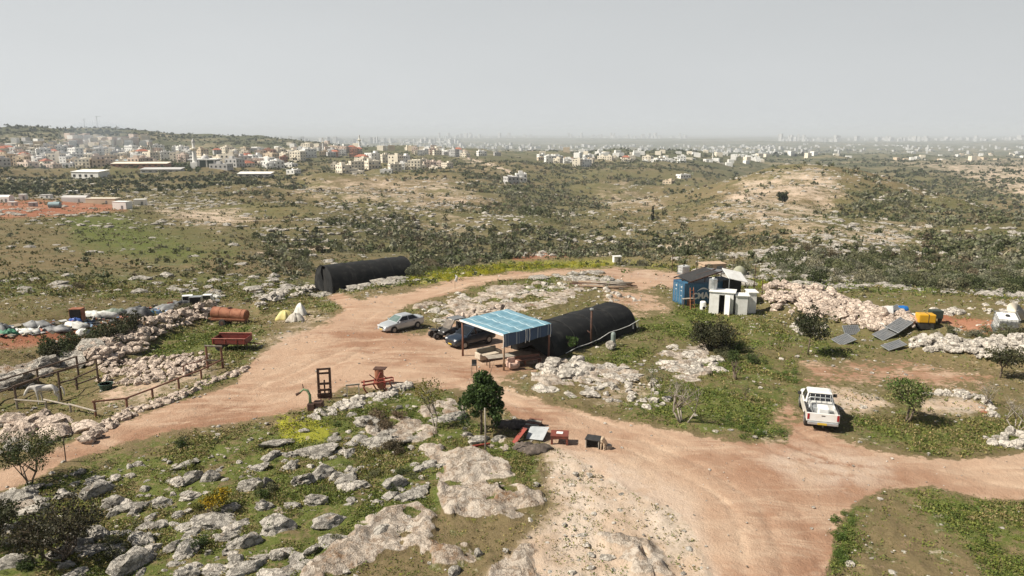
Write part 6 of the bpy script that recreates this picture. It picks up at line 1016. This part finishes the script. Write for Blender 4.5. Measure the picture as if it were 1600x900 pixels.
heap('sheeted_heap', 'loose white plastic sheets lying beside the solar panels', P(1378, 519), 1.1, .7, .45, SHW, 'plastic sheets', 0, .6, 50, .12); r = thing('white_board', 'square white board leaning among the solar panels', 'board', P(1386, 512)); c = MB(); c.slab((-.55, 0, .1), (.55, .1, .15), (.65, .6, 1.1), (-.4, .55, 1.05), .04); c.build('panel', WHITE, r); c = MB(); c.bar((0, .9, -.1), (.1, .55, .95), .05); c.build('prop', WOODG, r)
heap('sheeted_heap', 'orange pink rubbish heap left of the yellow box', P(1423, 512), 1.0, .7, .55, mat('orange_pink_rubbish', (.50, .22, .13), (.5, .42, .36), 5, .8), 'rubbish heap', 0, .6, 51, .14); heap('sheeted_heap', 'white rubbish heap behind the orange pink one', P(1420, 501), 1.3, .7, .5, SHW, 'rubbish heap', 0, .6, 52, .14)
p = P(1405, 503); r = thing('blue_barrel', 'bright blue plastic barrel lying on the rubble behind the solar panels', 'barrel', p + Vector((0, 0, .55)), R(-5)); BL = mat('bright_blue_plastic', (.015, .13, .42), (.02, .16, .46), 2, .4); c = MB(); c.tube([(-.62, 0, 0), (-.55, 0, 0), (-.2, 0, 0), (.2, 0, 0), (.55, 0, 0), (.62, 0, 0)], [.30, .38, .41, .41, .38, .30], 18); c.build('body', BL, r, True)
for x in (-.22, .22): c = MB(); c.tube([(x - .03, 0, 0), (x + .03, 0, 0)], .43, 18); c.build('hoop', BL, r)
p = P(1444, 513); r = thing('yellow_box', 'yellow plastic box tank on a black base by the right rubble bank', 'box', p, R(-8)); bx(r, 'base', (0, 0, .3), (1.35, .9, .6), BLACKP, .06); bx(r, 'tank', (0, 0, .98), (1.45, 1.0, .78), mat('amber_plastic', (.62, .33, .015), (.55, .30, .02), 2, .4), .09); bx(r, 'strap', (.1, 0, .98), (.06, 1.02, .80), BLACKP, .01)
p = P(1464, 508); r = thing('dark_cabinet', 'dark green metal cabinet behind the yellow box', 'cabinet', p + Vector((0, .4, 0)), R(-5)); bx(r, 'case', (0, 0, .95), (1.0, .8, .7), mat('dark_green_metal', (.035, .05, .04), None, 3, .6), .02)
for x in (-.42, .42): bx(r, 'leg', (x, 0, .3), (.06, .7, .6), RUSTD, .006)
# thin fence poles behind the container and bank
for i, (px, yb, yt) in enumerate(((1146, 425, 400), (1125, 424, 408), (1088, 425, 404), (1190, 466, 432), (1050, 425, 398))):
    p = P(px, yb); o = MB().tube([(0, 0, -.1), (0, 0, hgt(p, yt))], .045, 6).build('fence_pole', RUSTD); o.location = p; tag(o, 'thin dark fence pole standing beyond the blue container', 'pole', 'fence poles beyond the container')
o = MB().tube([(0, 0, -.1), (.03, 0, 1.35)], .03, 6).build('stake', WOODD); o.location = P(103, 722); tag(o, 'thin dark stake at the roadside near the feathery tree', 'stake'); o = MB().tube([(0, 0, -.1), (.03, 0, 1.7)], .025, 6).build('stake', WOODD); o.location = P(188, 571); tag(o, 'thin dark stake in the paddock rubble bank', 'stake')
# ------------------------------------------------------------------ town houses
HW = {'white': (.82, .81, .78), 'cream': (.76, .69, .57), 'tan': (.60, .49, .36), 'grey': (.50, .49, .48), 'pinkish': (.66, .54, .46), 'brick red': (.40, .20, .14)}
HWM = {k: mat('plaster_' + k.replace(' ', '_'), v, tuple(q * .85 for q in v), .15, .85) for k, v in HW.items()}
WIN = mat('dark_window', (.03, .035, .04), None, 1, .3); TILE = mat('red_roof_tiles', (.36, .12, .07), (.28, .10, .06), .5, .85); FLAT = mat('flat_roof', (.46, .44, .41), (.36, .34, .32), .3, .9)
_hm = {}
def house_mesh(c, st, roof, v):
    k = (c, st, roof, v)
    if k in _hm: return _hm[k]
    rg = random.Random(hash((st, v)) % 1000 + len(c)); w, d, h = rg.uniform(9, 15), rg.uniform(8, 12), 3.1 * st; mb = MB(); mb.box((0, 0, h / 2 - 1.5), (w, d, h + 3))
    for s in range(st):
        z = 3.1 * s + 1.7; n = int(w // 3)
        for i in range(n):
            x = -w / 2 + (i + .5) * w / n
            if rg.random() < .85: mb.box((x, -d / 2, z), (1.3, .16, 1.4), m=1); mb.box((x, d / 2, z), (1.3, .16, 1.4), m=1)
        n = int(d // 3.2)
        for i in range(n):
            y = -d / 2 + (i + .5) * d / n
            for sx in (-1, 1): mb.box((sx * w / 2, y, z), (.16, 1.3, 1.4), m=1)
        if rg.random() < .6 and s: mb.box((rg.uniform(-.2, .2) * w, -d / 2 - .7, 3.1 * s + .55), (w * .4, 1.4, 1.1))
    if roof == 'flat':
        mb.box((0, 0, h + .06), (w - .4, d - .4, .12), m=2)
        for a, b, e, f in ((0, -d / 2 + .1, w, .2), (0, d / 2 - .1, w, .2), (-w / 2 + .1, 0, .2, d - .4), (w / 2 - .1, 0, .2, d - .4)): mb.box((a, b, h + .35), (e, f, .7))
        if rg.random() < .7: mb.box((rg.uniform(-.25, .25) * w, rg.uniform(-.2, .2) * d, h + 1.35), (3.4, 3.2, 2.6))
        for q in range(2): mb.tube([(rg.uniform(-.4, .4) * w, rg.uniform(-.3, .3) * d, h), (rg.uniform(-.4, .4) * w, rg.uniform(-.3, .3) * d, h + 1.3)], .6, 8, 0)
    else:
        V = [(-w / 2 - .4, -d / 2 - .4, h), (w / 2 + .4, -d / 2 - .4, h), (w / 2 + .4, d / 2 + .4, h), (-w / 2 - .4, d / 2 + .4, h), (-w * .22, 0, h + 2.6), (w * .22, 0, h + 2.6)]; mb.add(V, [(0, 1, 5, 4), (1, 2, 5), (2, 3, 4, 5), (3, 0, 4), (3, 2, 1, 0)], 2)
    _hm[k] = mb.mesh('house', [HWM[c], WIN, FLAT if roof == 'flat' else TILE]); return _hm[k]
NH = [0]; TOWN = []
def cluster(poly, n, where, cols, sts=(2, 3), red=.15, sc=1.0):
    n = int(n * 1.35); px, py = inpoly(poly, n * 3); x, y, z, ok = hit(px, py, 420); kept = []
    for i in range(len(x)):
        if len(kept) >= n: break
        if not ok[i] or any((x[i] - a) ** 2 + (y[i] - b) ** 2 < 13 ** 2 for a, b in kept): continue
        kept.append((x[i], y[i])); c = cols[int(rng.integers(len(cols)))]; st = int(rng.integers(sts[0], sts[1] + 1)); rf = 'hip' if rng.uniform() < red else 'flat'; TOWN.append((x[i], y[i], z[i], c, st, rf, where, sc * rng.uniform(.95, 1.35)))
CL_ = ['white', 'white', 'white', 'cream', 'cream', 'tan', 'grey', 'pinkish']
cluster([(-30,232),(120,228),(200,236),(240,246),(240,268),(120,266),(-30,262)], 105, 'in the left part of town', CL_, (2, 3), .08)
cluster([(100,222),(230,222),(240,232),(110,232)], 40, 'in the upper left of town', ['cream', 'pinkish', 'white'], (3, 4), .1, 1.1); cluster([(240,240),(300,240),(300,254),(250,254)], 12, 'just left of the tall minaret', CL_, (2, 3), .08)
cluster([(312,250),(400,232),(425,236),(425,266),(330,272)], 48, 'right of the tall minaret', CL_, (1, 3), .06); cluster([(400,236),(480,226),(560,224),(560,246),(470,254),(400,262)], 52, 'on the town slope', CL_ * 2 + ['brick red'], (2, 3), .06); cluster([(400,258),(470,262),(470,274),(400,274)], 8, 'below the town slope', ['white', 'cream'], (1, 2), .1)
cluster([(520,262),(570,258),(650,258),(660,268),(600,273),(520,273)], 14, 'below the wooded rise', ['white', 'cream', 'cream'], (1, 3), .05); cluster([(560,222),(640,220),(720,230),(640,234),(560,230)], 26, 'on the crest of the wooded rise', ['cream', 'tan', 'white'], (2, 3), .1); cluster([(640,232),(740,230),(830,236),(830,244),(720,246),(650,242)], 34, 'along the middle ridge', CL_, (2, 3), .08)
cluster([(660,254),(700,252),(705,262),(665,266)], 6, 'among trees below the ridge', ['cream', 'pinkish'], (1, 2), .2); cluster([(826,236),(900,236),(930,246),(920,262),(860,258),(826,246)], 30, 'in the hamlet above the valley', ['white', 'white', 'cream', 'brick red', 'cream', 'tan'], (2, 3), .05)
cluster([(900,240),(1190,250),(1190,262),(1080,258),(930,252)], 56, 'in the pale village strip', ['white', 'cream', 'white'], (2, 2), .1); cluster([(1110,229),(1190,230),(1290,240),(1330,246),(1200,246),(1120,240)], 40, 'in the far white settlement', ['white', 'white', 'cream'], (2, 3), .1, 1.2); cluster([(1400,243),(1600,240),(1600,248),(1400,250)], 22, 'near the far right edge', ['cream', 'tan', 'white'], (2, 3), .1, 1.2)
cluster([(798,278),(818,276),(818,284),(798,284)], 2, 'alone on the middle slope', ['white', 'grey'], (2, 2), 0); cluster([(1030,280),(1070,279),(1070,284),(1030,284)], 2, 'alone beyond the valley floor', ['white', 'tan'], (1, 1), 0)
TOWN.sort(key=lambda q: math.hypot(q[0], q[1])); rest = MB(); 
for i, (x, y, z, c, st, rf, where, s) in enumerate(TOWN):
    me = house_mesh(c, st, rf, i % 3)
    if i < 300:
        o = link('house', me); o.location = (x, y, z); o.rotation_euler = (0, 0, rng.uniform(-.5, .5) + (0 if rng.uniform() < .7 else .8)); o.scale = (s, s, s); lab = f'{c} {["", "one", "two", "three", "four"][st]} storey {"flat roofed" if rf == "flat" else "red roofed"} house {where}'; tag(o, lab, 'house', lab.replace('house', 'houses'))
    else: rest.box((x, y, z + 1.5 * st - 1), (10 * s, 9 * s, 3.1 * st * s + 2), rng.uniform(-.5, .5), m=['white', 'cream', 'tan', 'grey', 'pinkish', 'brick red'].index(c))
tag(rest.build('distant_houses', [HWM[k] for k in ('white', 'cream', 'tan', 'grey', 'pinkish', 'brick red')]), 'farther small houses of the villages', 'houses', kind='stuff')
# mosque with its minaret, two more minarets
def minaret(label, px, yb, yt, r0):
    p = P(px, yb); h = hgt(p, yt); r = thing('minaret', label, 'minaret', p); bx(r, 'base', (0, 0, h * .1 - 1), (r0 * 3, r0 * 3, h * .2 + 2), HWM['white'], .1); c = MB(); c.tube([(0, 0, h * .2), (0, 0, h * .62)], [r0, r0 * .85], 12); c.tube([(0, 0, h * .68), (0, 0, h * .86)], r0 * .6, 12); c.build('shaft', HWM['white'], r); c = MB(); c.tube([(0, 0, h * .60), (0, 0, h * .63), (0, 0, h * .67), (0, 0, h * .68)], [r0, r0 * 1.7, r0 * 1.7, r0 * .7], 14); c.build('balcony', HWM['cream'], r); c = MB(); c.tube([(0, 0, h * .86), (0, 0, h * .9), (0, 0, h)], [r0 * .75, r0 * .7, .05], 12); c.build('spire', HWM['grey'], r); return r
minaret('tall white minaret in the middle of the valley town', 306, 270, 216, 2.3); minaret('thin pale minaret on the crest of the wooded rise', 562, 232, 210, 2.2); minaret('slim white minaret in the pale village strip right of centre', 1113, 256, 238, 1.2); minaret('short minaret on the town slope', 505, 240, 214, 1.3); minaret('small slender minaret in the left town before the dark trees', 236, 244, 223, .8)
p = P(322, 268); r = thing('mosque', 'large white mosque with a dark green front beside the tall minaret', 'mosque', p, R(5)); bx(r, 'hall', (0, 0, 3.2), (26, 16, 10), mat('dark_green_facade', (.04, .07, .055), None, .3, .6), .1); bx(r, 'roof', (0, 0, 8.8), (30, 19, 1.2), HWM['white'], .1); c = MB(); c.tube([(0, 0, 9.3), (0, 0, 10.3), (0, 0, 11.9), (0, 0, 12.9), (0, 0, 13.3)], [4, 4, 3.2, 1.6, .1], 18); c.build('dome', HWM['grey'], r, True)
for x in (-12, -4, 4, 12): bx(r, 'pillar', (x, -8.6, 3.0), (1.4, 1.0, 10.3), HWM['white'], .05)
def hall(label, px, py, w, d, h, yaw, mw, mr):
    p = P(px, py); r = thing('warehouse', label, 'warehouse', p, yaw); bx(r, 'wall', (0, 0, h / 2 - 1), (w, d, h + 2), mw, .1); c = MB(); c.slab((-w / 2 - .5, -d / 2 - .5, h + .3), (w / 2 + .5, -d / 2 - .5, h + .3), (w / 2 + .5, d / 2 + .5, h + 1.6), (-w / 2 - .5, d / 2 + .5, h + 1.6), .35); c.build('roof', mr, r)
    for i in range(int(w // 6)): bx(r, 'window', (-w / 2 + 3 + 6 * i, -d / 2 - .06, h * .5), (2.6, .12, h * .35), WIN, .01)
    return r
hall('bright white long building with stepped blocks at the town edge', 142, 275, 28, 14, 6.5, R(-12), HWM['white'], HWM['white']); hall('long warehouse with a rust red front and pale roof at the town edge', 222, 268, 56, 12, 3.6, R(3), HWM['brick red'], HWM['cream']); hall('low dark warehouse with a white end before the olive grove', 255, 275, 36, 10, 3.0, R(2), HWM['grey'], HWM['grey']); hall('long pale blue roofed hall behind the rust red warehouse', 208, 260, 44, 14, 5, R(3), HWM['grey'], mat('pale_blue_roof', (.42, .50, .54), None, .3, .6)); hall('white flat hall at the lower edge of the town right of the minaret', 400, 277, 30, 10, 3, 0, HWM['grey'], HWM['white'])
def crane(label, px, yb, yt, jl, sgn):
    p = P(px, 203); p.z = H(p.x, p.y); h = hgt(p, yt); r = thing('tower_crane', label, 'crane', p); c = MB(); w = 1.1
    for x in (-w, w):
        for y in (-w, w): c.bar((x, y, 0), (x, y, h), .9)
    for i in range(int(h // 4)): z = 4 * i; c.bar((-w, -w, z), (w, -w, z + 4), .35); c.bar((w, w, z), (-w, w, z + 4), .35); c.bar((-w, w, z), (-w, -w, z + 4), .35)
    c.build('mast', BLACKP, r); c = MB()
    for y, z in ((-.8, h), (.8, h), (0, h + 1.6)): c.bar((0, y, z), (sgn * jl, y * .5, z if z == h else h + .6), 1.0)
    for i in range(12): x = sgn * jl * i / 12; c.bar((x, -.7, h), (x + sgn * jl / 12, 0, h + 1.3), .3)
    c.build('jib', BLACKP, r); c = MB(); c.bar((0, 0, h + .2), (-sgn * jl * .35, 0, h + .2), 1.2, .8); c.build('counter_jib', GREYM, r); bx(r, 'counterweight', (-sgn * jl * .32, 0, h - .8), (4, 2, 3), GREYM, .05); bx(r, 'cab', (sgn * 1.8, -1.2, h - 1.3), (2, 2, 2.2), GREYM, .05); c = MB(); c.bar((0, 0, h), (0, 0, h + 6), .7); c.bar((0, 0, h + 6), (sgn * jl * .7, 0, h + .8), .25); c.bar((0, 0, h + 6), (-sgn * jl * .32, 0, h + .6), .25); c.build('tower_head', GREYM, r)
crane('larger tower crane on the skyline of the far left hill', 153, 203, 182, 46, 1); crane('smaller tower crane behind the pines on the far left hill', 133, 203, 186, 26, 1)
# field sheds and vehicles at the red field
def lab_hut(*a): return hut(*a)
for i, (px, py, w, d, h, yaw, mw, mr, rf, lab) in enumerate([(10, 315, 5, 3.4, 2.4, 0, 'white', 'white', 'arch', 'white round topped field shed at the left edge of the red field'), (37, 312, 3, 2.4, 2.6, 10, 'white', 'white', 'flat', 'small white upright box shed on the red field'), (73, 311, 5, 2.6, 2.0, 0, 'white', 'grey', 'flat', 'low white field shed behind the blue grey tank'), (120, 315, 12, 4, 2.2, -3, 'grey', 'grey', 'arch', 'long grey round roofed field shed'), (162, 317, 14, 5, 2.6, -2, 'tan', 'cream', 'flat', 'long sand coloured flat shed on the red field'), (192, 327, 6, 4, 3.2, -8, 'white', 'white', 'flat', 'tall white box shed at the right end of the red field'), (220, 320, 5, 3.4, 2.6, 12, 'white', 'white', 'flat', 'white box shed alone right of the red field'), (116, 303, 5, 3, 1.8, 12, 'white', 'white', 'flat', 'white roofed shelter behind the long grey shed'), (52, 321, 3, 2.4, 1.8, 20, 'grey', 'grey', 'flat', 'small grey box shed in front of the red field row'), (20, 320, 3, 2, 1.6, 0, 'pinkish', 'white', 'flat', 'small pinkish shed at the front left of the red field')]):
    hut(lab, P(px, py), R(yaw), w, d, h, HWM[mw], HWM[mr], rf)
p = P(86, 324); r = thing('field_tank', 'blue grey round tank on the red field', 'tank', p, R(5)); c = MB(); c.tube([(-2.4, 0, 1.2), (-2.2, 0, 1.2), (2.2, 0, 1.2), (2.4, 0, 1.2)], [.9, 1.25, 1.25, .9], 18); c.build('tank', mat('blue_grey_paint', (.20, .30, .33), None, 1, .6), r, False); bx(r, 'cradle', (0, 0, .15), (3.6, 1.6, .5), RUSTD, .03)
# far city of the plain, its colour lightened to sink into the haze
ct = MB()
def city(px0, px1, r0, r1, n, h0, h1, w0, w1):
    for i in range(n):
        u = px0 + (px1 - px0) * rng.uniform(); rr = rng.uniform(r0, r1); a = math.atan((u - 800) / FPX / cp); x, y = rr * math.sin(a), rr * math.cos(a); z = macro(np.array([x]), np.array([y]))[0]; h = h0 + (h1 - h0) * rng.uniform() ** 2.5; w = rng.uniform(w0, w1); ct.box((x, y, z + h / 2 - 5), (w, w * rng.uniform(.6, 1.3), h + 10), rng.uniform(0, 1.5))
city(440, 600, 7500, 9500, 90, 15, 80, 20, 40); city(600, 720, 8000, 10000, 60, 15, 60, 22, 50); city(690, 1060, 14000, 17000, 120, 30, 120, 30, 50); city(1200, 1290, 11000, 13000, 36, 25, 110, 30, 55); city(1300, 1600, 12000, 15000, 90, 25, 80, 30, 60); city(800, 1200, 4200, 7000, 200, 6, 14, 9, 26); city(1200, 1600, 4500, 8000, 110, 6, 14, 9, 26); city(300, 800, 5000, 8000, 240, 6, 18, 9, 28)
tag(ct.build('distant_city', mat('haze_pale_concrete', (.52, .52, .51), None, .01, .9)), 'pale towers and blocks of the coast city far away in the haze', 'city', kind='stuff')
# bluish smoke drifting over the left town
sm = MB(); V, F = IC[3]; pS = P(84, 270)
for i, (dx, dz, q) in enumerate(((0, 6, 9), (22, 16, 15), (55, 28, 22))):
    W = V * (q * 1.7, q, q * .8) + np.array([pS.x + dx, pS.y - 15, pS.z + dz]); sm.add(W.tolist(), F.tolist())
ms = bpy.data.materials.new('smoke'); ms.use_nodes = True
for n in list(ms.node_tree.nodes): ms.node_tree.nodes.remove(n)
so = ms.node_tree.nodes.new('ShaderNodeOutputMaterial'); sv = ms.node_tree.nodes.new('ShaderNodeVolumePrincipled'); sv.inputs['Color'].default_value = (.62, .72, .86, 1); sv.inputs['Density'].default_value = .005; ms.node_tree.links.new(sv.outputs[0], so.inputs['Volume'])
tag(sm.build('smoke', ms), 'thin bluish smoke over the left town', 'smoke', kind='stuff')
